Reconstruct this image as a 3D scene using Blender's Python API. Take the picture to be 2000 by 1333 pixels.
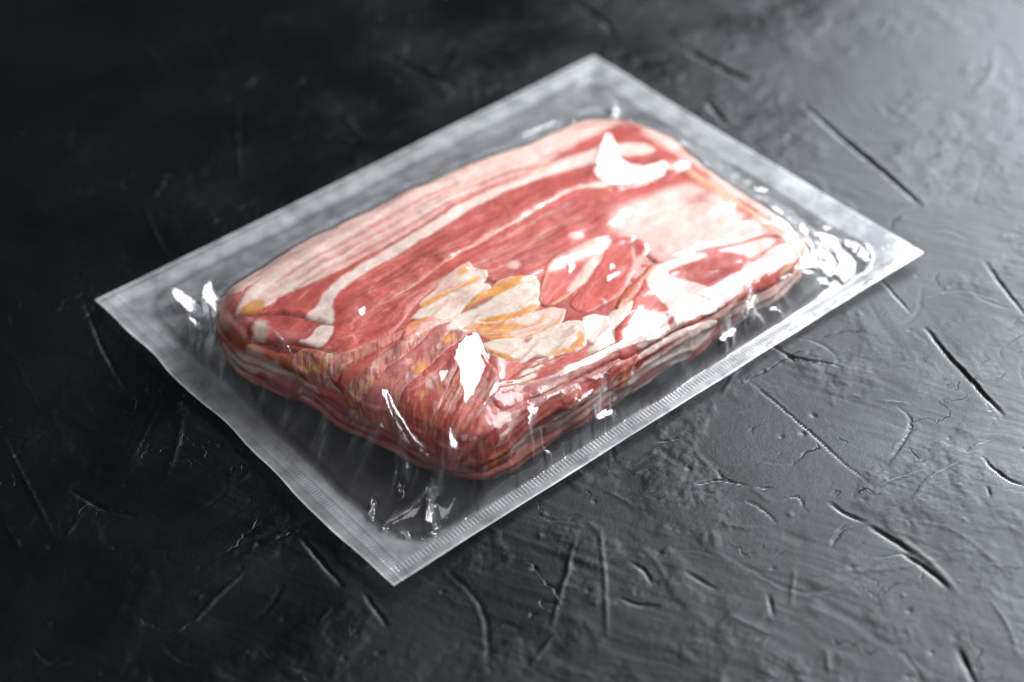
import bpy, math
import numpy as np
from mathutils import Matrix, Vector

for o in list(bpy.data.objects):
    bpy.data.objects.remove(o, do_unlink=True)
scene = bpy.context.scene
COL = scene.collection

# ------------------------------------------------------------------ camera
# metres; the pack lies on the table top (z = 0) with its centre at the origin,
# x along its long side and y along its short side
CR = np.array([[0.7714471567850177, -0.6351971767927176, -0.03733404455551781],
               [0.4415821920297485, 0.49221090909275256, 0.7501557096045384],
               [-0.4581205648849596, -0.5951915385526304, 0.6602064680574087]])
CP = np.array([-0.31962399679696124, -0.41429241886180074, 0.4275594726512182])
FPX, PW, PH = 3473.267, 2000.0, 1333.0
cam = bpy.data.cameras.new('camera')
cam.sensor_fit = 'HORIZONTAL'; cam.sensor_width = 36.0
cam.lens = FPX / PW * 36.0
cam.clip_start = 0.01; cam.clip_end = 50
cam.dof.use_dof = True
cam.dof.focus_distance = 0.600
cam.dof.aperture_fstop = 4.6
cam.dof.aperture_blades = 9
camo = bpy.data.objects.new('camera', cam); COL.objects.link(camo)
M4 = Matrix.Identity(4)
for i in range(3):
    for j in range(3):
        M4[i][j] = CR[j][i]
    M4[i][3] = CP[i]
camo.matrix_world = M4
scene.camera = camo

# ------------------------------------------------------------------ light: one big window behind right, a dim room, an added fill
world = bpy.data.worlds.new('World'); scene.world = world
world.use_nodes = True
bg = world.node_tree.nodes['Background']
bg.inputs['Color'].default_value = (0.80, 0.90, 1.0, 1)
bg.inputs['Strength'].default_value = 0.045

def area_light(name, az, el, dist, sx, sy, watts, color, target=(0, 0, 0.01)):
    L = bpy.data.lights.new(name, 'AREA'); L.shape = 'RECTANGLE'
    L.size = sx; L.size_y = sy; L.energy = watts; L.color = color
    o = bpy.data.objects.new(name, L); COL.objects.link(o)
    a, e = math.radians(az), math.radians(el)
    d = Vector((math.cos(e) * math.cos(a), math.cos(e) * math.sin(a), math.sin(e)))
    o.location = Vector(target) + d * dist
    o.rotation_euler = d.to_track_quat('Z', 'Y').to_euler()
    return o
area_light('window_light', -4, 37, 0.78, 0.74, 0.62, 21, (0.97, 0.985, 1.0))

area_light('fill_light', 222, 58, 1.40, 0.80, 0.60, 5, (0.97, 0.985, 1.0))  # unseen fill added on the camera side to brighten the front of the stack
scene.view_settings.view_transform = 'Standard'
scene.view_settings.look = 'None'
scene.view_settings.gamma = 1.0
scene.view_settings.use_curve_mapping = False
scene.view_settings.exposure = 0.0
scene.cycles.use_denoising = True
scene.cycles.max_bounces = 8
scene.cycles.transparent_max_bounces = 24
scene.cycles.caustics_reflective = False
scene.cycles.caustics_refractive = False
scene.cycles.sample_clamp_indirect = 4.0

# ------------------------------------------------------------------ helpers
def proj(P):
    q = (P - CP) @ CR.T
    w = -q[:, 2]
    return PW / 2 + FPX * q[:, 0] / w, PH / 2 - FPX * q[:, 1] / w, w

def ground(px, z=0.0):
    """photo pixel -> point (x, y) at height z, in metres"""
    px = np.atleast_2d(np.asarray(px, float))
    d = np.stack([(px[:, 0] - PW / 2) / FPX, -(px[:, 1] - PH / 2) / FPX, -np.ones(len(px))], 1) @ CR
    k = (z - CP[2]) / d[:, 2]
    return (CP + k[:, None] * d)[:, :2]

_tabs = {}
def vnoise(x, y, seed=0):
    if seed not in _tabs:
        _tabs[seed] = np.random.RandomState(seed).rand(256, 256)
    T = _tabs[seed]
    xi = np.floor(x).astype(int); yi = np.floor(y).astype(int)
    fx = x - xi; fy = y - yi
    fx = fx * fx * fx * (fx * (fx * 6 - 15) + 10); fy = fy * fy * fy * (fy * (fy * 6 - 15) + 10)
    a = T[xi % 256, yi % 256]; b = T[(xi + 1) % 256, yi % 256]
    c = T[xi % 256, (yi + 1) % 256]; d = T[(xi + 1) % 256, (yi + 1) % 256]
    return (a * (1 - fx) + b * fx) * (1 - fy) + (c * (1 - fx) + d * fx) * fy

def fbm(x, y, seed=0, octv=4, gain=0.5):
    s = 0; a = 1; t = 0
    for k in range(octv):
        s = s + a * vnoise(x * 2 ** k + 13.7 * k, y * 2 ** k + 7.1 * k, seed + k); t += a; a *= gain
    return s / t

def sstep(a, b, x):
    t = np.clip((x - a) / (b - a), 0, 1)
    return t * t * (3 - 2 * t)

def chaikin(P, n=2, closed=True):
    P = np.asarray(P, float)
    for _ in range(n):
        if closed:
            Q = np.roll(P, -1, 0)
            P = np.stack([P * .75 + Q * .25, P * .25 + Q * .75], 1).reshape(-1, 2)
        else:
            A, B = P[:-1], P[1:]
            P = np.concatenate([P[:1], np.stack([A * .75 + B * .25, A * .25 + B * .75], 1).reshape(-1, 2), P[-1:]])
    return P

def seg_dist(X, Y, P, closed):
    """distance to a polyline, parameter along it 0..1, and side sign of the nearest segment"""
    A = P if closed else P[:-1]
    B = np.roll(P, -1, 0) if closed else P[1:]
    best = np.full(X.shape, 1e18); par = np.zeros(X.shape); sgn = np.ones(X.shape)
    L = np.hypot(*(B - A).T); cum = np.concatenate([[0], np.cumsum(L)]); tot = max(cum[-1], 1e-9)
    for k in range(len(A)):
        vx, vy = B[k] - A[k]; l2 = vx * vx + vy * vy
        if l2 < 1e-14: continue
        dx = X - A[k, 0]; dy = Y - A[k, 1]
        t = np.clip((dx * vx + dy * vy) / l2, 0, 1)
        ex = dx - t * vx; ey = dy - t * vy
        d = ex * ex + ey * ey
        m = d < best
        best = np.where(m, d, best); par = np.where(m, (cum[k] + t * L[k]) / tot, par)
        sgn = np.where(m, np.sign(vx * dy - vy * dx), sgn)
    return np.sqrt(best), par, sgn

def inside(X, Y, P):
    r = np.zeros(X.shape, bool)
    Q = np.roll(P, -1, 0)
    for (x0, y0), (x1, y1) in zip(P, Q):
        if y0 == y1: continue
        c = ((y0 > Y) != (y1 > Y)) & (X < (x1 - x0) * (Y - y0) / (y1 - y0) + x0)
        r ^= c
    return r

def blur(a, n):
    """separable box blur, three passes"""
    for _ in range(3):
        for ax in (0, 1):
            pad = [(0, 0), (0, 0)]; pad[ax] = (n + 1, n)
            c = np.cumsum(np.pad(a, pad, mode='edge'), ax)
            a = (np.take(c, range(2 * n + 1, c.shape[ax]), ax) - np.take(c, range(0, c.shape[ax] - 2 * n - 1), ax)) / (2 * n + 1)
    return a

def mesh_obj(name, V, F, mat, parent=None, attrs=None, smooth=True):
    V = np.ascontiguousarray(V, np.float32); F = np.ascontiguousarray(F, np.int32)
    me = bpy.data.meshes.new(name)
    me.vertices.add(len(V)); me.vertices.foreach_set('co', V.ravel())
    me.loops.add(F.size); me.loops.foreach_set('vertex_index', F.ravel())
    me.polygons.add(len(F)); me.polygons.foreach_set('loop_start', np.arange(0, F.size, F.shape[1], dtype=np.int32))
    me.polygons.foreach_set('loop_total', np.full(len(F), F.shape[1], np.int32))
    me.polygons.foreach_set('use_smooth', np.full(len(F), smooth))
    me.update(calc_edges=True); me.validate()
    for k, a in (attrs or {}).items():
        a = np.asarray(a, np.float32)
        if a.ndim == 2:
            at = me.attributes.new(k, 'FLOAT_COLOR', 'POINT')
            at.data.foreach_set('color', np.concatenate([a, np.ones((len(a), 1), np.float32)], 1).ravel())
        else:
            at = me.attributes.new(k, 'FLOAT', 'POINT'); at.data.foreach_set('value', a)
    me.materials.append(mat)
    o = bpy.data.objects.new(name, me); COL.objects.link(o)
    if parent is not None: o.parent = parent
    return o

def grid_faces(mask):
    """quads of a vertex-mask grid -> (vertex ids used, faces reindexed)"""
    ny, nx = mask.shape
    q = mask[:-1, :-1] & mask[1:, :-1] & mask[:-1, 1:] & mask[1:, 1:]
    j, i = np.nonzero(q)
    F = np.stack([j * nx + i, j * nx + i + 1, (j + 1) * nx + i + 1, (j + 1) * nx + i], 1)
    used = np.unique(F)
    re = np.full(nx * ny, -1); re[used] = np.arange(len(used))
    return used, re[F]

def tag(o, label=None, cat=None, group=None, kind=None):
    if label: o['label'] = label
    if cat: o['category'] = cat
    if group: o['group'] = group
    if kind: o['kind'] = kind
    return o

def new_mat(name):
    m = bpy.data.materials.new(name); m.use_nodes = True
    nt = m.node_tree; nt.nodes.clear()
    return m, nt, (lambda t, **k: _node(nt, t, k)), nt.links.new
def _node(nt, t, k):
    n = nt.nodes.new(t)
    for a, v in k.items():
        if a in n.inputs: n.inputs[a].default_value = v
        else: setattr(n, a, v)
    return n

# ------------------------------------------------------------------ materials
def mat_table():
    m, nt, N, link = new_mat('black_plaster')
    out = N('ShaderNodeOutputMaterial')
    tc = N('ShaderNodeTexCoord')
    def noise(scale, detail, rough=.5, dist=0.0):
        n = N('ShaderNodeTexNoise'); n.inputs['Scale'].default_value = scale; n.inputs['Detail'].default_value = detail
        n.inputs['Roughness'].default_value = rough; n.inputs['Distortion'].default_value = dist
        link(tc.outputs['Object'], n.inputs['Vector']); return n.outputs['Fac']
    def mrange(v, a, b, c, d):
        r = N('ShaderNodeMapRange'); r.interpolation_type = 'SMOOTHSTEP'
        for k, q in zip(('From Min', 'From Max', 'To Min', 'To Max'), (a, b, c, d)): r.inputs[k].default_value = q
        link(v, r.inputs['Value']); return r.outputs['Result']
    def math_(op, a, b=None):
        q = N('ShaderNodeMath'); q.operation = op
        for k, v in enumerate((a, b)):
            if v is None: continue
            if isinstance(v, (int, float)): q.inputs[k].default_value = v
            else: link(v, q.inputs[k])
        return q.outputs[0]
    big = noise(20, 6)
    cr = N('ShaderNodeValToRGB')
    cr.color_ramp.elements[0].position = .3; cr.color_ramp.elements[0].color = (.0028, .0030, .0033, 1)
    cr.color_ramp.elements[1].position = .75; cr.color_ramp.elements[1].color = (.0065, .0069, .0075, 1)
    link(big, cr.inputs['Fac'])
    df = N('ShaderNodeBsdfDiffuse'); link(cr.outputs['Color'], df.inputs['Color'])
    gl = N('ShaderNodeBsdfGlossy'); gl.distribution = 'BECKMANN'; gl.inputs['Color'].default_value = (.90, .95, 1.0, 1)
    link(mrange(big, .3, .7, .40, .52), gl.inputs['Roughness'])
    # grain, then hairline cracks in patches
    h1 = math_('MULTIPLY', noise(1100, 4), .10)
    h2 = math_('MULTIPLY', noise(330, 5, .6), .16)
    cn = math_('ABSOLUTE', math_('SUBTRACT', noise(27, 4, .5, .5), .5))
    crack = math_('MULTIPLY', mrange(cn, .0, .012, -1.0, 0.0), mrange(noise(26, 3), .53, .62, 0.0, .34))
    cn2 = math_('ABSOLUTE', math_('SUBTRACT', noise(52, 4, .5, .2), .52))
    crack2 = math_('MULTIPLY', mrange(cn2, .0, .015, -1.0, 0.0), mrange(noise(17, 3), .56, .64, 0.0, .18))
    hh = math_('ADD', math_('ADD', h1, h2), math_('ADD', crack, crack2))
    bp = N('ShaderNodeBump'); bp.inputs['Strength'].default_value = .8; bp.inputs['Distance'].default_value = .0007
    link(hh, bp.inputs['Height'])
    geo = N('ShaderNodeNewGeometry')
    for n in (df, gl): link(bp.outputs['Normal'], n.inputs['Normal'])
    fr = N('ShaderNodeFresnel'); fr.inputs['IOR'].default_value = 1.385; link(geo.outputs['True Normal'], fr.inputs['Normal'])
    mx = N('ShaderNodeMixShader'); link(fr.outputs[0], mx.inputs[0]); link(df.outputs[0], mx.inputs[1]); link(gl.outputs[0], mx.inputs[2])
    link(mx.outputs[0], out.inputs['Surface'])
    return m

def mat_meat():
    m, nt, N, link = new_mat('raw_bacon')
    out = N('ShaderNodeOutputMaterial'); b = N('ShaderNodeBsdfPrincipled')
    at = N('ShaderNodeAttribute'); at.attribute_name = 'meat_colour'
    fa = N('ShaderNodeAttribute'); fa.attribute_name = 'fatness'
    tc = N('ShaderNodeTexCoord')
    n = N('ShaderNodeTexNoise'); n.inputs['Scale'].default_value = 420; n.inputs['Detail'].default_value = 5
    link(tc.outputs['Object'], n.inputs['Vector'])
    mr = N('ShaderNodeMapRange'); mr.inputs['From Min'].default_value = .3; mr.inputs['From Max'].default_value = .7
    mr.inputs['To Min'].default_value = .93; mr.inputs['To Max'].default_value = 1.06
    link(n.outputs['Fac'], mr.inputs['Value'])
    mx = N('ShaderNodeVectorMath'); mx.operation = 'SCALE'
    link(at.outputs['Color'], mx.inputs[0]); link(mr.outputs['Result'], mx.inputs['Scale'])
    link(mx.outputs['Vector'], b.inputs['Base Color'])
    b.inputs['Roughness'].default_value = .42
    b.inputs['Specular IOR Level'].default_value = .35
    b.inputs['Subsurface Weight'].default_value = 0.0
    b.inputs['Subsurface Radius'].default_value = (1.0, .35, .22)
    b.inputs['Subsurface Scale'].default_value = .0018
    bp = N('ShaderNodeBump'); bp.inputs['Strength'].default_value = .35; bp.inputs['Distance'].default_value = .0005
    link(n.outputs['Fac'], bp.inputs['Height']); link(bp.outputs['Normal'], b.inputs['Normal'])
    link(b.outputs['BSDF'], out.inputs['Surface'])
    return m

def mat_film(name, haze, rough):
    m, nt, N, link = new_mat(name)
    out = N('ShaderNodeOutputMaterial')
    geo = N('ShaderNodeNewGeometry')
    ior = N('ShaderNodeMix'); ior.data_type = 'FLOAT'
    ior.inputs[2].default_value = 1.52; ior.inputs[3].default_value = 1 / 1.52
    link(geo.outputs['Backfacing'], ior.inputs[0])
    fr = N('ShaderNodeFresnel'); link(ior.outputs[0], fr.inputs['IOR'])
    # a film has two faces: R = 2F / (1 + F)
    a1 = N('ShaderNodeMath'); a1.operation = 'ADD'; a1.inputs[1].default_value = 1.0; link(fr.outputs['Fac'], a1.inputs[0])
    a2 = N('ShaderNodeMath'); a2.operation = 'MULTIPLY'; a2.inputs[1].default_value = 2.0; link(fr.outputs['Fac'], a2.inputs[0])
    a3 = N('ShaderNodeMath'); a3.operation = 'DIVIDE'; link(a2.outputs[0], a3.inputs[0]); link(a1.outputs[0], a3.inputs[1])
    # pressed onto wet meat only its outer face reflects: R = F
    ct = N('ShaderNodeAttribute'); ct.attribute_name = 'contact'
    a4 = N('ShaderNodeMix'); a4.data_type = 'FLOAT'; link(ct.outputs['Fac'], a4.inputs[0]); link(a3.outputs[0], a4.inputs[2]); link(fr.outputs['Fac'], a4.inputs[3])
    tr = N('ShaderNodeBsdfTransparent'); tr.inputs['Color'].default_value = (.975, .98, .985, 1)
    gl = N('ShaderNodeBsdfGlossy'); gl.inputs['Roughness'].default_value = rough
    cr0 = N('ShaderNodeAttribute'); cr0.attribute_name = 'contact'
    rm = N('ShaderNodeMapRange'); rm.inputs['To Min'].default_value = rough; rm.inputs['To Max'].default_value = rough * 1.7
    link(cr0.outputs['Fac'], rm.inputs['Value']); link(rm.outputs[0], gl.inputs['Roughness'])
    tc = N('ShaderNodeTexCoord')
    n = N('ShaderNodeTexNoise'); n.inputs['Scale'].default_value = 350; n.inputs['Detail'].default_value = 3
    link(tc.outputs['Object'], n.inputs['Vector'])
    bp = N('ShaderNodeBump'); bp.inputs['Strength'].default_value = .10; bp.inputs['Distance'].default_value = .0003
    link(n.outputs['Fac'], bp.inputs['Height'])
    link(bp.outputs['Normal'], gl.inputs['Normal'])
    m1 = N('ShaderNodeMixShader'); link(a4.outputs[0], m1.inputs[0]); link(tr.outputs[0], m1.inputs[1]); link(gl.outputs[0], m1.inputs[2])
    df = N('ShaderNodeBsdfDiffuse'); df.inputs['Color'].default_value = (.86, .89, .93, 1)
    tl = N('ShaderNodeBsdfTranslucent'); tl.inputs['Color'].default_value = (.86, .89, .93, 1)
    rg = N('ShaderNodeBsdfGlossy'); rg.inputs['Roughness'].default_value = .38; rg.inputs['Color'].default_value = (.9, .92, .95, 1)
    hz = N('ShaderNodeMixShader'); hz.inputs[0].default_value = .25; link(df.outputs[0], hz.inputs[1]); link(tl.outputs[0], hz.inputs[2])
    hz2 = N('ShaderNodeMixShader'); hz2.inputs[0].default_value = .22; link(hz.outputs[0], hz2.inputs[1]); link(rg.outputs[0], hz2.inputs[2])
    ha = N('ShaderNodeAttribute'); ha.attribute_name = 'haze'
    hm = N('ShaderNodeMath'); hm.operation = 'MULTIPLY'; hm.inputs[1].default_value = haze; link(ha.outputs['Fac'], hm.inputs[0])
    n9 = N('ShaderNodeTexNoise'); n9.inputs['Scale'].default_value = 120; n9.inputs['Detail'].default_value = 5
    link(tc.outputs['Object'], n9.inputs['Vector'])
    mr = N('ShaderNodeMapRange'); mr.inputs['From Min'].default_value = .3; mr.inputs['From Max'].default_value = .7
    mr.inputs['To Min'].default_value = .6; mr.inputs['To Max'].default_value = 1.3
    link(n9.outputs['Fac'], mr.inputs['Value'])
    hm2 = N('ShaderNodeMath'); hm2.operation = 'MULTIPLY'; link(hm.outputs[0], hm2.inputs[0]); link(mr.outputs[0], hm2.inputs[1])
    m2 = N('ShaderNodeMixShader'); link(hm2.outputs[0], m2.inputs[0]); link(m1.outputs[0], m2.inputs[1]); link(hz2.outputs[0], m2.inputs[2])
    link(m2.outputs[0], out.inputs['Surface'])
    return m

MT, MM = mat_table(), mat_meat()
MF = mat_film('clear_film', 1.0, .075)

MMU = 0.001

# ------------------------------------------------------------------ table top: trowelled black plaster
def build_table():
    # axes across (r) and along (g) the view so that the fine mesh lies where the plaster is seen
    gx = np.array([0.6101, 0.7923]); rx = np.array([0.7923, -0.6101])
    fine = .00066
    def axis(a, b, lo, hi):
        core = np.arange(a, b, fine)
        k = np.geomspace(1, 60, 24).cumsum(); k = k / k[-1]
        return np.concatenate([a - (a - lo) * k[::-1], core, b + (hi - b) * k])
    r = axis(-.225, .285, -.9, .9); g = axis(-.215, .315, -.8, 1.1)
    RR, GG = np.meshgrid(r, g)
    X = RR * rx[0] + GG * gx[0]; Y = RR * rx[1] + GG * gx[1]
    core = sstep(-.24, -.225, RR) * sstep(.30, .285, RR) * sstep(-.23, -.215, GG) * sstep(.33, .315, GG)
    x = X * 1000; y = Y * 1000                        # mm
    wx = x + 6 * (fbm(x / 26, y / 26, 3) - .5); wy = y + 6 * (fbm(x / 26, y / 26, 9) - .5)
    Z = .8 * (fbm(wx / 60, wy / 60, 21, 3) - .5)
    # sweeping trowel marks: direction turns slowly over the table
    th = 2.2 * (fbm(x / 110, y / 110, 31, 2) - .5) + 2.0
    for sd, amp, la, lc in ((41, .16, 28, 2.4), (47, .10, 14, 1.2), (53, .20, 46, 6.5)):
        for k, t0 in enumerate((-.9, 0.0, .8)):
            c, s = math.cos(2.0 + t0), math.sin(2.0 + t0)
            w = np.exp(-((th - 2.0 - t0) / .42) ** 2)
            u_ = (wx * c + wy * s) / la; v_ = (-wx * s + wy * c) / lc
            Z += .48 * amp * w * (fbm(u_, v_, sd + 7 * k, 3) - .5) * 2
    # plaster skin laid in ragged layers: small steps along noise contours
    patch = sstep(.50, .66, fbm(x / 34, y / 34, 71, 3))
    f1 = fbm(wx / 17, wy / 17, 77, 5, .55)
    for lv, hgt in ((.43, .22), (.52, .26), (.60, .22)):
        Z += .32 * hgt * (.15 + .85 * patch) * sstep(lv - .004, lv + .004, f1)
    f2 = fbm(wx / 6.5, wy / 6.5, 79, 5, .6); chip = sstep(.52, .62, fbm(x / 24 + 4, y / 24, 73, 3))
    for lv in (.40, .50, .58): Z += .065 * chip * sstep(lv - .008, lv + .008, f2)
    Z += .035 * (fbm(x / 1.9, y / 1.9, 83, 3) - .5) * (0.6 + patch)

    def stroke(P, width, depth, lip=0.0, step=0.0, taper=True, wob=.4):
        P = chaikin(P, 2, False) if len(P) > 2 else P
        P = P * 1000
        pad = width * 5 + 3 + (10 if step else 0)
        m = (x > P[:, 0].min() - pad) & (x < P[:, 0].max() + pad) & (y > P[:, 1].min() - pad) & (y < P[:, 1].max() + pad)
        if not m.any(): return
        xs = x[m] + wob * (fbm(x[m] / 3, y[m] / 3, 91, 3) - .5) * 2; ys = y[m] + wob * (fbm(x[m] / 3, y[m] / 3, 95, 3) - .5) * 2
        d, t, sg = seg_dist(xs, ys, P, False)
        tp = (np.sin(np.pi * np.clip(t, .02, .98)) ** .5) if taper else np.ones_like(t)
        prof = np.exp(-(d / width) ** 2)
        dz = depth * prof * tp
        if lip: dz += lip * tp * np.exp(-((d - width * 1.6) / (width * .8)) ** 2) * (sg > 0)
        if step: dz += step * tp * (sg > 0) * np.exp(-d / 5.0) * (1 - prof)
        Z[m] += dz

    S = lambda *p: ground(np.array(p, float))
    # marks seen one by one: (points in the photo), width mm, depth mm (minus is a groove), lip mm
    marks = [
        (((1808, 638), (1850, 690), (1905, 750), (1958, 806)), 1.1, -1.6, .5),
        (((1500, 668), (1530, 688), (1560, 700), (1610, 706), (1642, 714)), .7, -1.1, .3),
        (((1535, 688), (1550, 702)), .6, -.9, .2),
        (((1455, 735), (1560, 822), (1640, 895), (1702, 945)), .45, -.55, .15),
        (((1470, 738), (1580, 836)), .5, .25, 0),
        (((1457, 692), (1430, 735), (1408, 772)), .7, .75, 0),
        (((1752, 790), (1783, 815), (1772, 850), (1738, 896)), .5, -.6, .2),
        (((1358, 945), (1410, 933), (1462, 947)), .5, -.65, .3),
        (((1402, 917), (1408, 931)), .4, -.5, .1),
        (((1480, 948), (1510, 952)), .5, -.5, .2),
        (((1533, 972), (1562, 965), (1574, 996)), .45, -.5, .3),
        (((1455, 975), (1480, 985), (1500, 1000), (1516, 1020)), .45, -.5, .2),
        (((1782, 978), (1812, 935), (1850, 912), (1880, 900)), .8, .7, 0),
        (((1880, 900), (1900, 872), (1940, 856)), .6, .4, 0),
        (((1695, 972), (1728, 940), (1790, 922), (1820, 915)), .7, .6, 0),
        (((1920, 890), (1945, 918), (1975, 938), (2003, 946)), .7, -1.0, .4),
        (((1922, 945), (1932, 950), (1932, 970)), .4, -.45, .1),
        (((1622, 980), (1650, 1003), (1690, 1015)), 1.0, -.9, .4),
        (((1700, 1025), (1740, 1050), (1778, 1076)), 1.2, -.9, .5),
        (((1740, 1035), (1800, 1078), (1850, 1130), (1872, 1158)), 1.6, .9, 0),
        (((1760, 1075), (1810, 1110), (1850, 1145)), .9, -1.0, .4),
        (((1624, 1062), (1640, 1035), (1652, 1026)), .7, -.7, .3),
        (((1935, 1170), (1972, 1220), (1992, 1285)), .7, .6, 0),
        (((1872, 1266), (1905, 1335)), 1.2, -1.1, .4),
        (((1172, 1030), (1180, 1110), (1186, 1235)), .8, .75, 0),
        (((1124, 1050), (1100, 1140), (1078, 1222)), .8, .75, 0),
        (((1552, 1110), (1545, 1180)), .8, .5, 0),
        (((1500, 1160), (1512, 1200)), .8, -.6, .2),
        (((1210, 1165), (1240, 1180), (1285, 1182)), .8, -.6, .2),
        (((1230, 1095), (1262, 1115), (1275, 1140)), .7, -.6, .2),
        (((1615, 1270), (1620, 1310)), .8, .6, 0),
        (((1340, 1115), (1400, 1150)), 1.0, -.5, .2),
        (((1240, 900), (1290, 870), (1330, 855)), .6, .5, 0),
        (((1285, 860), (1335, 853)), .4, -.5, 0),
        (((1920, 770), (1936, 800)), .4, -.4, 0),
        (((1925, 508), (1960, 560), (2003, 612)), 1.0, -.9, .3),
        (((1722, 545), (1750, 575), (1776, 606)), .7, -.7, .3),
        (((1572, 205), (1650, 270), (1730, 335), (1796, 396)), 1.6, -1.6, .5),
        (((1345, 98), (1400, 125), (1455, 152)), 2.2, -1.5, .6),
        (((1382, 200), (1415, 236)), 1.8, -1.1, .5),
        (((1120, 5), (1180, 35), (1195, 60)), 2.0, -1.2, .5),
        (((925, 72), (980, 100), (1062, 125)), 2.0, 1.2, 0),
        (((760, 108), (840, 145), (880, 160)), 1.8, -1.3, .4),
        (((560, 268), (650, 272), (755, 287)), 1.2, -1.0, .5),
        (((670, 225), (712, 272)), 1.1, .9, 0),
        (((280, 85), (325, 148)), 1.4, 1.0, 0), (((395, 70), (425, 125)), 1.3, .9, 0),
        (((276, 396), (302, 455), (337, 518)), 1.0, 1.0, 0),
        (((145, 220), (125, 300)), 1.2, .9, 0), (((460, 190), (462, 255), (466, 345)), 1.0, .9, 0),
        (((165, 590), (200, 680), (245, 758)), .8, -.9, .4),
        (((2, 845), (50, 940), (105, 1048)), .9, .95, 0),
        (((25, 690), (60, 770), (80, 805)), .6, .5, 0), (((0, 1005), (38, 1072)), .6, .7, 0),
        (((378, 1212), (425, 1160), (472, 1118)), .9, .95, 0), (((122, 1052), (162, 990)), .6, .6, 0),
        (((312, 785), (275, 855), (250, 905)), .6, .6, 0), (((355, 810), (342, 880), (322, 930)), 1.6, .7, 0),
        (((140, 955), (200, 990), (260, 1003)), 1.2, -.9, .3),
        (((590, 1050), (640, 1110), (668, 1140)), .9, -.9, .3), (((445, 1065), (530, 1040), (600, 1020)), 1.2, -.6, .2),
        (((555, 1030), (525, 1055)), .7, .7, 0), (((500, 1050), (488, 1075)), .7, .7, 0),
        (((710, 1155), (755, 1220)), .8, -.7, .3), (((640, 1190), (620, 1215)), .6, .6, 0),
        (((1080, 1240), (1040, 1290)), 1.0, .6, 0),
    ]
    for pts, w, dp, lip in marks:
        stroke(S(*pts), w * .65, dp * (.85 if dp < 0 else .42), lip * .45)
    # many lesser scratches and burrs
    rs = np.random.RandomState(12)
    for k in range(300):
        cx = rs.uniform(-.26, .31); cy = rs.uniform(-.26, .33)
        a = 2.2 * (float(fbm(np.array([cx * 1000 / 110]), np.array([cy * 1000 / 110]), 31, 2)[0]) - .5) + 2.0 + rs.normal(0, .55) + (math.pi / 2 if rs.rand() < .2 else 0)
        ln = rs.uniform(.002, .010) if rs.rand() < .85 else rs.uniform(.010, .030)
        b = rs.normal(0, .3)
        dirv = np.array([math.cos(a), math.sin(a)]); nv = np.array([-dirv[1], dirv[0]])
        c0 = np.array([cx, cy])
        P = np.stack([c0 - dirv * ln, c0 + nv * b * ln, c0 + dirv * ln])
        w = rs.uniform(.4, 1.0) if rs.rand() < .8 else rs.uniform(1.0, 2.2)
        dp = rs.uniform(.04, .22) * (1 if rs.rand() < .45 else -1)
        stroke(P, w, dp, lip=.4 * abs(dp) if dp < 0 else 0, wob=.6)
    # pits
    for k in range(420):
        cx = rs.uniform(-240, 300); cy = rs.uniform(-250, 320); w = rs.uniform(.4, .9)
        m = (abs(x - cx) < 4) & (abs(y - cy) < 4)
        if m.any(): Z[m] += rs.choice([-.5, -.35, .3]) * np.exp(-((x[m] - cx) ** 2 + (y[m] - cy) ** 2 * rs.uniform(.5, 2)) / w ** 2)
    # flat and low where the pack lies on it
    Z = Z - Z.max() * 0 - .9
    Z = np.minimum(Z, .5)
    V = np.stack([X, Y, Z * MMU * (core * .9 + .1)], -1).reshape(-1, 3)
    used, F = grid_faces(np.ones(X.shape, bool))
    o = mesh_obj('table_top', V, F, MT)
    # solid slab under the skin
    tag(o, kind='structure')
build_table()

# ------------------------------------------------------------------ the stack of bacon
ZT = 25.0                                             # mm, height of the flat top of the core
INNER = chaikin(np.array([(-92, 35), (-40, 37), (20, 39), (62, 41), (80, 37), (86, 28), (85, -15), (84, -60), (77, -70), (35, -71),
                          (-17, -72), (-60, -73), (-80, -71), (-85, -40), (-95, 2), (-99, 20), (-96, 31)], float), 2)
_t = np.roll(INNER, -1, 0) - np.roll(INNER, 1, 0); _t /= np.hypot(*_t.T)[:, None]
INNER = INNER + np.stack([_t[:, 1], -_t[:, 0]], 1) * (3.4 * (fbm(INNER[:, 0] / 15, INNER[:, 1] / 15, 197, 2) - .5))[:, None]
STEP = .40
gx = np.arange(-142, 112, STEP); gy = np.arange(-112, 78, STEP)
DX, DY = np.meshgrid(gx, gy)
def foot(X, Y):
    A = INNER; B = np.roll(A, -1, 0)
    best = np.full(X.shape, 1e18); qx = np.zeros(X.shape); qy = np.zeros(X.shape)
    for k in range(len(A)):
        vx, vy = B[k] - A[k]; l2 = vx * vx + vy * vy
        t = np.clip(((X - A[k, 0]) * vx + (Y - A[k, 1]) * vy) / l2, 0, 1)
        px = A[k, 0] + t * vx; py = A[k, 1] + t * vy
        d = (X - px) ** 2 + (Y - py) ** 2
        m = d < best; best = np.where(m, d, best); qx = np.where(m, px, qx); qy = np.where(m, py, qy)
    return np.sqrt(best), qx, qy
_d, QX, QY = foot(DX, DY)
OUT = ~inside(DX, DY, INNER)
DD = np.where(OUT, _d, 0.0)
NX = np.where(OUT, (DX - QX) / np.maximum(_d, 1e-6), 0); NY = np.where(OUT, (DY - QY) / np.maximum(_d, 1e-6), 0)
FQX = np.where(OUT, QX, DX)
RR_ = 8.5 - 1.5 * sstep(-20, 75, FQX) + 3.5 * np.clip(NX * -.947 + NY * -.322, 0, 1)
LFACE = np.clip(NX * -.947 + NY * -.322, 0, 1) ** .7
ZTF = ZT - 9.5 * sstep(-40, 85, FQX)                  # the stack thins towards the right end
DMAX = RR_ * math.pi / 2 + (ZTF - RR_) - 1.0
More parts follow.
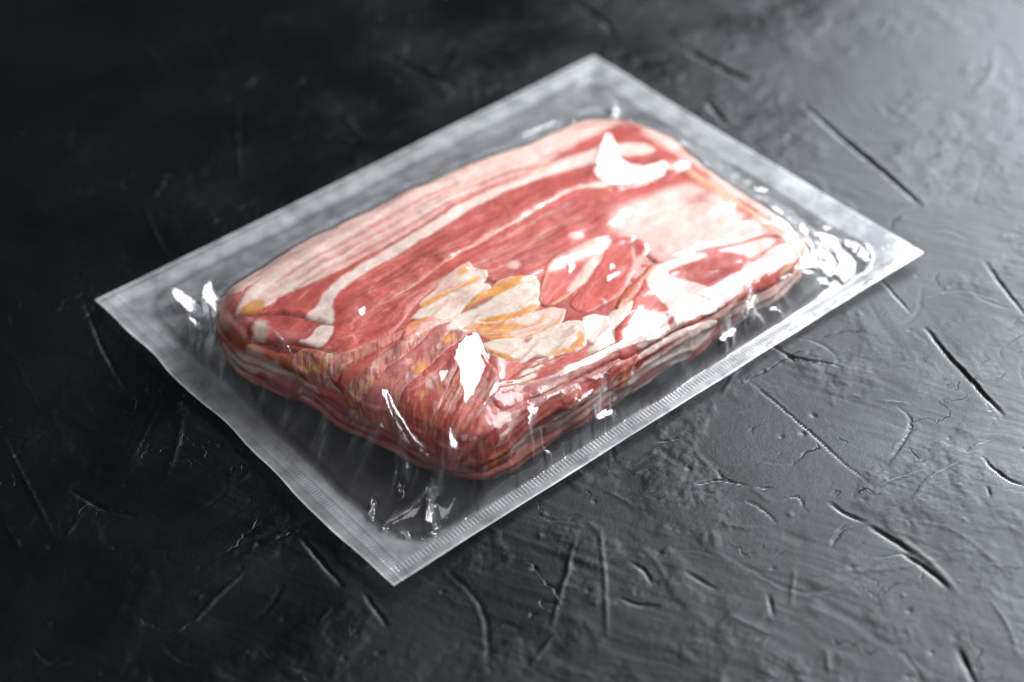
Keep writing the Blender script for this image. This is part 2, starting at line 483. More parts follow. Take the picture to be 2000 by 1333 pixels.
def wrap(h, m=slice(None)):
    """sheet coordinates + height above the core (mm) -> metres"""
    a = np.minimum(DD[m] / RR_[m], math.pi / 2); s = np.sin(a); c = np.cos(a)
    fl = DD[m] > 0
    bx = np.where(fl, QX[m] + NX[m] * RR_[m] * s, DX[m]); by = np.where(fl, QY[m] + NY[m] * RR_[m] * s, DY[m])
    ex = np.maximum(0, DD[m] - DMAX[m] + 7 * LFACE[m]) * LFACE[m] * 1.5     # the left end curls under
    bx = bx - NX[m] * ex; by = by - NY[m] * ex
    bz = np.where(fl, ZTF[m] - RR_[m] * (1 - c) - np.maximum(0, DD[m] - RR_[m] * math.pi / 2), ZTF[m])
    return np.stack([bx + NX[m] * s * h, by + NY[m] * s * h, np.maximum(bz + np.where(fl, c, 1.0) * h, .9)], -1) * MMU
VALID = DD <= DMAX
H = 3.2 * (fbm(DX / 34, DY / 34, 201, 2) - .5) + 1.0 * np.exp(-((DX + 5) / 70) ** 2 - ((DY + 12) / 40) ** 2)
H += 1.6 * (fbm(DX / 15, DY / 15, 207, 2) - .5)
H *= np.clip(1 - DD / 30, 0, 1) * .6 + .4
H += 2.6 * (fbm(DX / 11, DY / 11, 211, 2) - .5) * sstep(4, 14, DD)
# the cut edges of the stacked slices stand proud of one another on the sides
_zc = wrap(H)[..., 2] * 1000
_an = np.arctan2(DY + 15, DX) * 60
LAY = _zc / 4.2 + 1.8 * fbm(_an / 16, _zc / 9, 411, 3)
_id = np.round(LAY)
H += sstep(3, 9, DD) * (1 - .6 * LFACE) * (1.5 * np.cos(2 * np.pi * (LAY - _id)) * .5 + 2.6 * (vnoise(_id * 7.3 + 3, _an / 13, 417) - .5) * sstep(.5, .3, abs(LAY - _id)))
P0 = wrap(H + 2.0).reshape(-1, 3)
SX, SY, SW = proj(P0)
SX[~VALID.ravel()] = -1e6
FLX, FLY = DX.ravel(), DY.ravel()
def at(pts):
    """photo pixels -> sheet coordinates on the camera-facing surface of the stack"""
    r = []
    for px, py in pts:
        d = (SX - px) ** 2 + (SY - py) ** 2
        c = np.nonzero(d < 9)[0]
        if len(c):
            near = c[SW[c] < SW[c].min() + .004]
            k = near[np.argmin(d[near])]
        else:
            k = np.argmin(d)
        r.append((FLX[k], FLY[k]))
    return np.array(r)

LEAN = np.array((.41, .080, .067)); PINK = np.array((.60, .23, .19)); DEEP = np.array((.24, .022, .019))
FAT = np.array((.68, .55, .49)); CREAM = np.array((.66, .55, .47)); RIND = np.array((.60, .255, .06)); RUST = np.array((.38, .10, .022))
PALE = np.array((.66, .46, .41)); MAUVE = np.array((.42, .13, .12)); TAN = np.array((.57, .33, .19))
def mix(a, b, f):
    f = np.asarray(f)[..., None] if np.ndim(f) else f
    return a * (1 - f) + b * f

class Slice:
    def __init__(s, outline, thick=1.6, base=LEAN, seed=1, fibre=(1.0, .25), smooth=2, whole=False, wob=.5, drape=4, var=.35, fleck=0.0, grow=0.0, rim=0.0):
        global H
        thick *= .38
        s.seed = seed; s.fleck = fleck; s.rim = rim
        if whole:
            s.j0, s.j1, s.i0, s.i1 = 0, DX.shape[0], 0, DX.shape[1]
            s.X, s.Y = DX, DY; s.mask = VALID; s.h = H.copy()
        else:
            P = chaikin(at(outline), smooth)
            pad = 4
            s.i0, s.i1 = np.searchsorted(gx, [P[:, 0].min() - pad, P[:, 0].max() + pad])
            s.j0, s.j1 = np.searchsorted(gy, [P[:, 1].min() - pad, P[:, 1].max() + pad])
            s.X = DX[s.j0:s.j1, s.i0:s.i1]; s.Y = DY[s.j0:s.j1, s.i0:s.i1]
            wx = s.X + wob * 2 * (fbm(s.X / 5, s.Y / 5, seed * 17 + 3, 3) - .5); wy = s.Y + wob * 2 * (fbm(s.X / 5, s.Y / 5, seed * 17 + 9, 3) - .5)
            d, _, _ = seg_dist(wx, wy, P, True)
            d = np.where(inside(wx, wy, P), d, -d) + grow
            hp = H[s.j0:s.j1, s.i0:s.i1]
            w = thick * 1.3
            thick = thick * (.35 + 1.1 * fbm(s.X / 8, s.Y / 8, seed * 19 + 4, 2))
            w = thick * 2.0 + .7
            prof = np.where(d >= 0, thick * (1 - (1 - np.clip(d / w, 0, 1)) ** 2), .6 * d)
            prof = prof + np.where(d > 0, .5 * thick * (fbm(s.X / 9, s.Y / 9, seed * 31, 3) - .5) * sstep(0, 3, d), 0)
            hb = np.maximum(hp, blur(hp, drape)) if drape else hp
            s.h = np.where(d >= 0, hb, hp) + prof
            s.d = d
            s.mask = (d > -.9) & VALID[s.j0:s.j1, s.i0:s.i1]
            hn = np.where(s.mask & (d > -.2), np.maximum(hp, s.h), hp)
            H[s.j0:s.j1, s.i0:s.i1] = hn
        c, n = fibre; L = math.hypot(c, n); c, n = c / L, n / L
        s.u = s.X * c + s.Y * n; s.v = -s.X * n + s.Y * c
        fb = fbm(s.u / 11, s.v / .9, seed * 13 + 1, 4, .6)
        bl = fbm(s.u / 10, s.v / 5, seed * 13 + 5, 4)
        s.c = np.broadcast_to(base, s.X.shape + (3,)) * (1 + var * .8 * (fb[..., None] - .5) + var * 2.0 * (bl[..., None] - .5))
        # pale connective veins in the lean
        vein = sstep(.030, .0, abs(fbm(s.u / 9, s.v / 4.2, seed * 13 + 9, 4) - .5)) * sstep(.5, .72, fbm(s.X / 14, s.Y / 14, seed * 13 + 11, 2))
        s.c = mix(s.c, PINK * 1.15, vein * .65)
        # muscle bundles: pale seams along the grain, and flecks of fat on the folds
        bun = abs(fbm(s.u / 26, s.v / 3.4, seed * 13 + 21, 3) - .5)
        s.c = mix(s.c, PINK * 1.05, sstep(.022, .004, bun) * .45)
        s.c = mix(s.c, DEEP * 1.1, sstep(.60, .78, fbm(s.u / 13, s.v / 2.2, seed * 13 + 23, 3)) * .38)
        if fleck:
            f1 = fbm(s.u / 7, s.v / 1.2, seed * 13 + 27, 4, .6); f2 = fbm(s.X / 7, s.Y / 7, seed * 13 + 29, 2)
            s.c = mix(s.c, FAT, sstep(.56, .72, f1) * sstep(.35, .6, f2) * fleck * .8)
            s.c = mix(s.c, RIND, sstep(.56, .70, fbm(s.u / 6, s.v / 1.6, seed * 13 + 33, 4, .6)) * sstep(.45, .65, f2) * fleck)
            s.c = mix(s.c, DEEP, sstep(.62, .70, fbm(s.u / 5, s.v / .8, seed * 13 + 35, 3)) * fleck * .8)
            s.h = s.h + s.mask * .28 * fleck * (fbm(s.u / 6, s.v / .9, seed * 13 + 37, 3) - .5)
        s.fat = np.zeros(s.X.shape)
    def paint(s, pts, col, soft=.35, k=1.0, wob=.55, fat=1.0, var=.25, grain=2.0, smooth=2):
        P = chaikin(at(pts), smooth)
        m = (s.X > P[:, 0].min() - 4) & (s.X < P[:, 0].max() + 4) & (s.Y > P[:, 1].min() - 4) & (s.Y < P[:, 1].max() + 4)
        if not m.any(): return s
        x, y = s.X[m], s.Y[m]
        wx = x + wob * 2 * (fbm(x / 2.6, y / 2.6, s.seed * 7 + 2, 3) - .5); wy = y + wob * 2 * (fbm(x / 2.6, y / 2.6, s.seed * 7 + 6, 3) - .5)
        d, _, _ = seg_dist(wx, wy, P, True)
        d = np.where(inside(wx, wy, P), d, -d)
        soft = soft * 1.5; a = sstep(-soft, soft, d) * k * (1 if col[2] < .12 else .78 + .3 * fbm(s.u[m] / 8, s.v[m] / 3, s.seed * 5 + 18, 3))
        if s.fleck: a = a * (.10 + .9 * sstep(.40, .60, fbm(s.u[m] / 4, s.v[m] / 1.0, s.seed * 5 + 28, 3)))
        n = .5 * fbm(s.u[m] / (grain * 2.5), s.v[m] / (grain * .7), s.seed * 5 + 3, 4) + .5 * fbm(s.u[m] / 5, s.v[m] / .5, s.seed * 5 + 8, 3)
        cc = col[None] * (1 + var * (n[:, None] - .5) * 2 * np.array([.6, 1.0, 1.1]))
        s.c[m] = mix(s.c[m], cc, a)
        s.fat[m] = s.fat[m] * (1 - a) + a * fat
        return s
    def line(s, pts, col, w=.5, k=1.0, wob=.5, dh=0.0):
        P = chaikin(at(pts), 2, False)
        m = (s.X > P[:, 0].min() - 4) & (s.X < P[:, 0].max() + 4) & (s.Y > P[:, 1].min() - 4) & (s.Y < P[:, 1].max() + 4)
        if not m.any(): return s
        x, y = s.X[m], s.Y[m]
        wx = x + wob * 2 * (fbm(x / 2.2, y / 2.2, s.seed * 7 + 2, 3) - .5); wy = y + wob * 2 * (fbm(x / 2.2, y / 2.2, s.seed * 7 + 6, 3) - .5)
        d, t, _ = seg_dist(wx, wy, P, False)
        a = np.exp(-(d / w) ** 2) * k * (.5 + .8 * fbm(x / 3, y / 3, s.seed + 40, 2)) * np.sin(np.pi * np.clip(t, .06, .94)) ** .4
        s.c[m] = mix(s.c[m], col[None], np.clip(a, 0, 1))
        if dh: s.h[m] += dh * np.exp(-(d / w) ** 2)
        return s
    def streaks(s, A, B, n, cols, w=.4, k=.7, jit=.04, seed=0):
        # fine lines running between two guide polylines of equal length
        rs = np.random.RandomState(s.seed * 3 + seed); A = np.array(A, float); B = np.array(B, float)
        for q in range(n):
            t = (q + rs.rand()) / n; P = A * (1 - t) + B * t
            a, b = sorted(rs.rand(2)); b = max(b, a + .25)
            m = len(P) - 1
            tt = np.linspace(a, min(b, 1), 4) * m
            L = np.stack([np.interp(tt, range(m + 1), P[:, 0]), np.interp(tt, range(m + 1), P[:, 1])], 1)
            L += rs.normal(0, jit * 20, L.shape)
            s.line(L, cols[rs.randint(len(cols))], w * rs.uniform(.6, 1.5), k * rs.uniform(.5, 1.1))
        return s
    def build(s, label):
        mk = s.mask
        if s.rim: s.c = mix(s.c, RIND * .85, sstep(.9, .1, s.d) * s.rim * (.3 + .9 * fbm(s.X / 4, s.Y / 4, s.seed + 70, 2)))
        used, F = grid_faces(mk)
        P = wrap(s.h, (slice(s.j0, s.j1), slice(s.i0, s.i1))).reshape(-1, 3)[used]
        # mottled speckle common to all the meat
        x = s.X.ravel()[used]; y = s.Y.ravel()[used]
        c = s.c.reshape(-1, 3)[used] * (1 + .09 * (fbm(x / 1.1, y / 1.1, 301, 3)[:, None] - .5) * 2)
        o = mesh_obj('bacon_slice', P, F, MM, attrs={'meat_colour': np.clip(c, .004, .9), 'fatness': s.fat.ravel()[used]})
        tag(o, label, 'bacon slice', 'bacon slices in the vacuum pack')
        ALLP.append(P)
        return o
ALLP = []
J = []                                                # (slice, label)

# core: the folded slices underneath, seen on the sides of the stack
core = Slice(None, base=LEAN, seed=2, whole=True, fibre=(1, .2))
zc = wrap(H)[..., 2] * 1000
ang = np.arctan2(DY + 15, DX) * 60
lay = LAY
edge = sstep(.16, .05, abs(lay - np.round(lay))) * sstep(24, 20, zc)
core.c = mix(core.c, DEEP, edge * .5)
fatband = sstep(.50, .62, fbm(ang / 9, lay * .8, 421, 2)) * sstep(25, 21, zc)
core.c = mix(core.c, PALE, fatband * .6); core.fat = fatband
rim = sstep(.30, .24, abs(lay - np.round(lay) - .25)) * sstep(.55, .65, fbm(ang / 6, zc / 6, 431, 2)) * sstep(24, 20, zc)
core.c = mix(core.c, RIND, rim * .22)
bk = sstep(.35, .8, NY) * (.6 + .5 * fbm(DX / 12, DY / 2, 441, 3))
core.c = mix(core.c, PALE * (.8 + .4 * fbm(DX / 14, DY / 1.5, 443, 3))[..., None], np.clip(bk, 0, 1))
rt = sstep(.35, .8, NX) * sstep(.35, .6, fbm(DX / 3, DY / 12, 447, 3)); core.c = mix(core.c, PALE, rt * .8)
# left end face (in the shade): fat blotches and rind
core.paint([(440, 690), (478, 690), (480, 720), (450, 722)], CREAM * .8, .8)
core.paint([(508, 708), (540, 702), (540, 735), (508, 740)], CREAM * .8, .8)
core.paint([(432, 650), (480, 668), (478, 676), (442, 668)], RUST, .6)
J.append((core, 'folded lower slices merged into one block at the bottom of the stack, layered edge shaded at the left'))

def add(label, outline, **k):
    s = Slice(outline, **k); J.append((s, label)); return s

# ---- front side, right of the front corner
s = add('long deep red slice along the front seal with ragged white fat along its bottom edge',
        [(905, 900), (960, 830), (1000, 800), (1100, 757), (1205, 706), (1245, 690), (1228, 745), (1190, 768), (1135, 800), (1100, 828), (1060, 845), (1020, 880), (985, 925), (930, 935)],
        thick=1.8, base=LEAN * .85, seed=3, fleck=0.2, fibre=(1, .1))
s.paint([(1185, 762), (1220, 742), (1185, 790), (1130, 822), (1100, 850), (1040, 880), (1020, 905), (985, 935), (995, 890), (1030, 848), (1085, 832), (1090, 815), (1120, 800), (1150, 780)], FAT, .5)
s.paint([(985, 800), (1010, 795), (1012, 830), (975, 880), (930, 915), (925, 890), (950, 850)], PALE, 1.2, .8)
s.paint([(960, 905), (985, 880), (1000, 882), (985, 920), (968, 935)], RUST * 1.2, .8)
s.line([(1020, 800), (1100, 775), (1180, 735)], PINK, .5); s.line([(1040, 830), (1080, 800), (1140, 780)], DEEP * .7, .8); s.line([(985, 820), (1060, 790), (1200, 722)], DEEP * .8, .7)
s.line([(1130, 770), (1125, 790)], PINK, .4)
s = add('small rusty red slice end beside the pointed pale flap above the front seal',
        [(1200, 706), (1250, 690), (1262, 700), (1240, 730), (1226, 765), (1195, 770), (1190, 750)], thick=1.5, base=LEAN * .9, seed=4, fleck=0.5)
s.paint([(1196, 738), (1212, 735), (1212, 752), (1198, 755)], PALE, .6); s.line([(1222, 722), (1226, 745), (1220, 765)], RIND, .9)
s = add('pointed pale fat flap with two red streaks hanging over the front edge on the right',
        [(1249, 700), (1281, 675), (1337, 645), (1391, 627), (1410, 628), (1407, 645), (1380, 675), (1337, 715), (1281, 751), (1232, 776), (1215, 793), (1222, 765), (1236, 731)],
        thick=1.9, base=FAT, seed=5, fibre=(1, .05), var=.1)
s.paint([(1248, 703), (1290, 684), (1340, 655), (1392, 629), (1365, 645), (1318, 676), (1282, 696), (1255, 716), (1240, 738), (1242, 718)], DEEP * 1.2, .4, fat=0)
s.paint([(1232, 766), (1248, 740), (1276, 720), (1318, 710), (1300, 727), (1272, 748), (1246, 760)], LEAN, .6, fat=0)
s.line([(1268, 688), (1300, 672), (1345, 648)], FAT, .7)

# ---- right end
s = add('right end slice with a white S of fat curling round a deep red centre',
        [(1200, 634), (1222, 607), (1238, 575), (1262, 530), (1276, 510), (1315, 497), (1350, 486), (1415, 469), (1501, 452), (1530, 462), (1556, 500), (1562, 535), (1535, 556), (1480, 577), (1420, 600), (1392, 622), (1320, 650), (1262, 682), (1225, 705), (1205, 690)],
        thick=2.0, base=LEAN * 1.1, seed=6, fibre=(1, .2))
s.paint([(1283, 509), (1314, 497), (1353, 486), (1382, 488), (1375, 500), (1335, 511), (1304, 526), (1312, 533), (1350, 544), (1375, 554), (1400, 571), (1421, 587), (1400, 602), (1350, 622), (1322, 632), (1318, 612), (1308, 599), (1297, 587), (1283, 574), (1267, 559), (1260, 541), (1264, 524)], FAT, .4)
s.paint([(1303, 526), (1335, 511), (1385, 497), (1456, 492), (1462, 510), (1446, 540), (1432, 570), (1420, 586), (1400, 570), (1375, 553), (1350, 543), (1312, 533)], LEAN * .9, .4, fat=0)
s.paint([(1380, 520), (1420, 512), (1440, 520), (1425, 545), (1395, 556), (1375, 548)], DEEP, 1.5, .8, fat=0)
s.paint([(1390, 484), (1440, 474), (1502, 456), (1520, 468), (1480, 492), (1460, 502), (1456, 492)], FAT, .5)
s.paint([(1458, 515), (1475, 512), (1500, 505), (1518, 493), (1538, 494), (1540, 510), (1525, 532), (1500, 522), (1480, 530), (1466, 560), (1440, 588), (1424, 592), (1442, 560)], PALE, .7, .85)
s.paint([(1475, 508), (1500, 488), (1530, 476), (1535, 486), (1500, 503), (1480, 520), (1468, 525)], LEAN * .9, .5, fat=0)
s.paint([(1530, 470), (1548, 478), (1556, 520), (1530, 552), (1524, 545), (1540, 515), (1542, 495)], TAN, .7, .8)
s.paint([(1210, 637), (1306, 609), (1317, 613), (1290, 634), (1236, 668), (1222, 655)], FAT, .35)
s.paint([(1240, 675), (1290, 644), (1330, 622), (1400, 595), (1415, 598), (1396, 612), (1330, 640), (1260, 680)], FAT, .35)
s.line([(1200, 640), (1250, 622), (1308, 606)], DEEP, .45); s.line([(1232, 672), (1290, 638), (1318, 614)], LEAN * .8, .5)
s.line([(1328, 498), (1336, 540)], PINK, .35, .5); s.line([(1340, 520), (1334, 545)], PINK, .4, .6)
s.line([(1462, 505), (1450, 545), (1425, 590)], PALE, .7)

# ---- left front: slices folded over the end, edges fanning down it
FD = (.62, .78)
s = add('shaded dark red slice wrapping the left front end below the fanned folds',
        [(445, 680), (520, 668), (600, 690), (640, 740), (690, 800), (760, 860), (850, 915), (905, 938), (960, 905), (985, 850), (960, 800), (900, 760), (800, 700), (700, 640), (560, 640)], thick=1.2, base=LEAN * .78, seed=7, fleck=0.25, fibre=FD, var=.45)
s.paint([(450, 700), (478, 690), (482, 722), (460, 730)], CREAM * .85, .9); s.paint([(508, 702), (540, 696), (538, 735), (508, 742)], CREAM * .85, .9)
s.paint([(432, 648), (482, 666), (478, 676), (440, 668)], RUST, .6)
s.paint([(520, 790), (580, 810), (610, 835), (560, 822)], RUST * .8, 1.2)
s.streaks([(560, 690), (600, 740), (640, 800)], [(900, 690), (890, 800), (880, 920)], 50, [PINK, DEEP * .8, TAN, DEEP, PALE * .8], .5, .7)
s = add('narrow speckled orange and pink fold below the red back slice on the left',
        [(570, 690), (600, 676), (660, 690), (728, 662), (784, 640), (800, 628), (795, 652), (757, 670), (700, 694), (655, 722), (625, 755), (590, 745), (565, 715)], thick=1.4, base=PINK * .85, seed=8, grow=.6, fleck=0.7, fibre=FD, var=.6)
s.paint([(598, 715), (630, 695), (650, 690), (640, 715), (605, 730)], RIND, .9, .85); s.paint([(650, 715), (690, 695), (700, 700), (665, 725)], TAN, .9, .8)
s.paint([(620, 690), (660, 690), (640, 702)], CREAM, .8, .7)
s = add('smooth red tongue shaped slice with a rounded lower end among the left folds',
        [(657, 748), (662, 732), (690, 712), (730, 686), (760, 668), (784, 655), (800, 632), (822, 620), (830, 630), (800, 657), (760, 684), (730, 704), (695, 735), (680, 752), (668, 758)], thick=1.6, base=LEAN, seed=9, grow=.6, fleck=0.12, fibre=FD)
s = add('thin orange flecked fold edge right of the smooth red tongue',
        [(664, 775), (680, 752), (700, 732), (745, 690), (775, 668), (800, 655), (830, 628), (860, 612), (866, 624), (820, 662), (790, 692), (760, 712), (735, 745), (700, 790), (680, 800)], thick=1.5, base=PINK * .8, seed=10, grow=.6, fleck=0.8, fibre=FD, var=.7)
s.paint([(665, 770), (700, 740), (725, 730), (735, 742), (705, 765), (680, 790)], TAN, .9, .8); s.paint([(780, 665), (820, 640), (855, 618), (850, 630), (810, 658), (790, 675)], TAN, .8, .8)
s.paint([(800, 650), (825, 640), (815, 655), (795, 668)], FAT, .7, .7); s.paint([(760, 690), (770, 682), (768, 695)], LEAN * .9, .5)
s = add('broad mauve red slice draped down the middle of the left front end',
        [(680, 822), (700, 790), (735, 745), (762, 712), (792, 692), (822, 662), (866, 624), (876, 630), (872, 652), (832, 682), (802, 716), (776, 748), (762, 792), (738, 835), (720, 842)], thick=1.6, base=MAUVE, seed=11, grow=.6, fleck=0.2, fibre=FD)
s.paint([(680, 822), (697, 795), (702, 815), (690, 832)], PALE, .9, .8); s.paint([(785, 700), (805, 682), (812, 690), (790, 715)], PALE, .8, .6)
s = add('fold with two bright orange rind patches in the middle of the left folds',
        [(738, 838), (760, 795), (775, 748), (800, 716), (830, 682), (872, 652), (895, 632), (910, 642), (905, 655), (862, 690), (832, 722), (795, 752), (775, 790), (772, 845), (755, 850)], thick=1.7, base=PINK * .82, seed=12, grow=.6, fleck=0.7, fibre=FD, var=.6)
s.paint([(860, 660), (872, 646), (888, 650), (893, 660), (875, 668)], RIND * 1.1, .5); s.paint([(800, 720), (812, 700), (825, 702), (830, 712), (846, 712), (835, 720), (815, 733)], RIND * 1.1, .5)
s.paint([(812, 698), (835, 675), (840, 680), (822, 700)], LEAN * .95, .5); s.paint([(840, 670), (860, 665), (862, 675), (845, 690)], PALE, .6, .7); s.paint([(780, 765), (805, 735), (812, 745), (790, 770)], FAT, .8, .5)
s = add('red slice between the orange rind patches and the front corner crease',
        [(770, 870), (776, 792), (796, 752), (832, 722), (862, 690), (905, 655), (915, 652), (908, 680), (880, 725), (870, 760), (850, 800), (830, 850), (810, 885)], thick=1.7, base=LEAN * .92, seed=13, grow=.6, fleck=0.4, fibre=FD, var=.5)
s.paint([(840, 722), (872, 732), (862, 748), (835, 755), (815, 750)], FAT, 1.0, .55); s.line([(800, 760), (840, 735), (870, 700)], PINK, .5); s.paint([(855, 732), (872, 728), (874, 740), (860, 745)], RIND, .6, .8)
s = add('streaky red slice folded round the front corner beneath the bright crease',
        [(810, 888), (832, 850), (852, 800), (872, 760), (882, 725), (910, 680), (950, 690), (985, 730), (1000, 770), (985, 800), (950, 845), (905, 905), (885, 932), (850, 918)], thick=1.5, base=LEAN * .85, seed=14, fleck=0.5, fibre=(.8, .55), var=.6)
s.paint([(935, 740), (945, 725), (955, 745), (940, 770), (920, 790)], PALE, .8, .7); s.line([(850, 800), (880, 750), (910, 700)], PINK, .8); s.line([(860, 840), (890, 780), (915, 730)], DEEP, .8); s.line([(900, 820), (930, 780), (960, 750)], PINK, .6)
s.paint([(925, 800), (960, 790), (985, 790), (955, 830), (930, 850)], PINK, 1.2, .7)
s.streaks([(905, 690), (870, 760), (830, 860)], [(985, 745), (950, 820), (900, 910)], 30, [PINK, DEEP * .8, PALE, DEEP, TAN], .5, .8)

# ---- the two long slices at the back
s = add('broad red second slice from the back with a pale end of fat and painted film glare on the right',
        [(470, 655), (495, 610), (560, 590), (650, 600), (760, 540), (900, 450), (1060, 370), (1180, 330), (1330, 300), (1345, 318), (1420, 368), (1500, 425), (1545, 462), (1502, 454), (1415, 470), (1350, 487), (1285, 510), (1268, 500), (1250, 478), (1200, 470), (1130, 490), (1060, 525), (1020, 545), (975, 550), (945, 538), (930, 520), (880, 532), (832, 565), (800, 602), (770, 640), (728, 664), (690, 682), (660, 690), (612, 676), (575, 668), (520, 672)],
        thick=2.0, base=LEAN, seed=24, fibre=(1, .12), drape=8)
s.paint([(575, 664), (604, 660), (618, 630), (650, 630), (651, 644), (637, 668), (627, 676), (607, 672)], FAT, .4)
s.paint([(500, 616), (524, 622), (520, 655), (505, 690), (480, 688), (488, 650)], CREAM * .85, 1.0, .85, wob=1.0); s.paint([(462, 648), (490, 655), (494, 640), (480, 636)], RUST, .6, .8)
s.paint([(536, 640), (580, 640), (600, 655), (560, 668), (520, 662)], MAUVE, 1.2, .7, fat=0)
s.line([(683, 632), (690, 618), (735, 592), (800, 568)], PINK, .5); s.line([(676, 602), (688, 620)], PINK, .5); s.line([(690, 618), (686, 640)], PINK, .4); s.line([(672, 655), (690, 650), (692, 662)], PINK, .5)
s.line([(615, 678), (660, 689), (690, 682), (725, 664)], TAN, .5); s.line([(700, 640), (735, 590), (790, 570)], PINK * 1.1, 1.6, .5)
s.paint([(1190, 412), (1260, 378), (1345, 350), (1400, 372), (1440, 392), (1500, 440), (1500, 452), (1415, 468), (1350, 484), (1286, 506), (1262, 484), (1235, 462), (1200, 452)], PALE * .98, 2.2, .95, var=.1)  # soft pale patch: fat colour, with film glare over the lean painted in
s.paint([(1340, 385), (1385, 365), (1400, 372), (1370, 392), (1340, 396)], LEAN, 1.2, .5, fat=0)
s.paint([(1405, 392), (1420, 380), (1445, 393), (1475, 405), (1470, 425), (1445, 430), (1455, 415), (1430, 398)], LEAN * 1.1, .6, .9, fat=0)
s.paint([(1330, 300), (1420, 362), (1500, 420), (1545, 462), (1520, 455), (1480, 420), (1400, 370), (1335, 330)], TAN * 1.15, .9, .7)
for a, b in (((985, 505), (1050, 460)), ((1010, 480), (1100, 430)), ((940, 500), (1000, 470)), ((1060, 450), (1135, 415)), ((960, 470), (1040, 440))):
    s.line([a, ((a[0] + b[0]) / 2 + 4, (a[1] + b[1]) / 2 - 2), b], PINK, .55, .7); s.line([(a[0] + 6, a[1] + 8), (b[0] + 6, b[1] + 9)], DEEP, .6, .6)
s.paint([(985, 512), (1005, 503), (1018, 508), (1010, 520), (995, 520)], PALE, .6, .8)
s.line([(760, 555), (800, 535), (850, 515)], PALE, .8, .5)
s.streaks([(700, 625), (800, 570), (960, 465), (1150, 370)], [(770, 640), (850, 545), (1000, 540), (1200, 440)], 26, [PINK, DEEP, PINK, PALE], .45, .5)

s = add('back slice along the rear seal with a thick white fat edge and a red stripe',
        [(447, 625), (458, 590), (488, 545), (560, 500), (700, 425), (860, 342), (960, 294), (1080, 255), (1200, 226), (1255, 255), (1330, 300), (1345, 320), (1260, 337), (1185, 360), (1121, 364), (1060, 400), (965, 452), (900, 490), (845, 527), (778, 572), (735, 592), (690, 617), (650, 634), (600, 618), (520, 608)],
        thick=2.1, base=LEAN, seed=25, fibre=(1, .05), drape=8)
s.paint([(440, 620), (458, 590), (490, 540), (560, 495), (700, 420), (860, 338), (960, 290), (1080, 250), (1200, 222), (1212, 236), (1150, 262), (1080, 302), (1060, 320), (950, 345), (900, 385), (830, 430), (720, 497), (640, 538), (560, 570), (530, 590), (500, 600)], PALE, .6, 1, var=.3)
s.paint([(470, 585), (500, 548), (560, 515), (640, 472), (720, 430), (700, 448), (600, 505), (540, 545), (500, 575)], FAT, 1.2, .8)
s.paint([(540, 532), (575, 515), (600, 508), (590, 520), (550, 540)], PINK, .8, .5); s.paint([(580, 520), (700, 450), (830, 380), (900, 350), (850, 390), (720, 460), (620, 515)], PALE * .85, 1.5, .5)
s.paint([(545, 560), (640, 515), (760, 450), (860, 395), (930, 358), (860, 405), (760, 462), (660, 520), (560, 572)], FAT, .7, .8)
s.paint([(466, 600), (490, 582), (518, 580), (512, 598), (485, 612), (462, 612)], RIND * .85, .7, .9)
s.paint([(530, 598), (545, 572), (600, 552), (660, 525), (720, 490), (760, 465), (690, 520), (640, 545), (610, 580), (600, 612), (560, 606)], LEAN * .92, .5, fat=0)
s.paint([(800, 452), (870, 405), (960, 340), (1040, 318), (1085, 310), (1060, 326), (960, 362), (880, 412), (820, 448)], LEAN, .6, .95, fat=0)
s.paint([(595, 618), (604, 608), (620, 590), (625, 572), (650, 550), (690, 520), (760, 478), (860, 420), (930, 375), (1060, 322), (1120, 300), (1180, 280), (1250, 270), (1290, 290), (1250, 300), (1180, 308), (1100, 330), (1060, 340), (980, 372), (910, 408), (880, 432), (780, 492), (720, 525), (665, 560), (648, 585), (652, 610), (650, 632), (620, 628)], FAT, .5)
s.paint([(1110, 292), (1150, 268), (1190, 246), (1222, 244), (1232, 262), (1215, 272), (1180, 275), (1140, 290)], LEAN * 1.1, .6, .95, fat=0)
s.paint([(1090, 330), (1165, 308), (1170, 330), (1150, 350), (1100, 368), (1060, 392), (1040, 400)], LEAN * 1.02, .6, .6, fat=0)
s.paint([(1120, 364), (1180, 350), (1260, 325), (1335, 305), (1342, 322), (1260, 338), (1185, 361)], CREAM, .6, .85)
s.paint([(1205, 300), (1216, 298), (1222, 305), (1214, 312)], LEAN, .5, .9); s.paint([(1300, 308), (1322, 298), (1330, 310), (1305, 322)], LEAN, .7, .7)
s.line([(965, 450), (1060, 398), (1121, 363), (1180, 358)], CREAM, .55, 1.0); s.line([(690, 616), (778, 572), (845, 526), (900, 489), (965, 451)], TAN, .4, .8)
s.streaks([(500, 570), (700, 450), (900, 345), (1190, 240)], [(560, 575), (720, 490), (900, 390), (1100, 320)], 44, [PINK, PALE * .9, LEAN, FAT, PINK, LEAN], .6, .75)
s.streaks([(600, 590), (700, 540), (900, 430), (1080, 345)], [(690, 610), (780, 565), (960, 445), (1110, 365)], 18, [PINK, DEEP, PINK * 1.1], .45, .4)
s.line([(580, 585), (600, 560), (610, 553)], PINK, .4); s.line([(715, 545), (740, 540), (780, 520)], PINK, .5, .5); s.line([(720, 575), (724, 555)], PINK, .5)

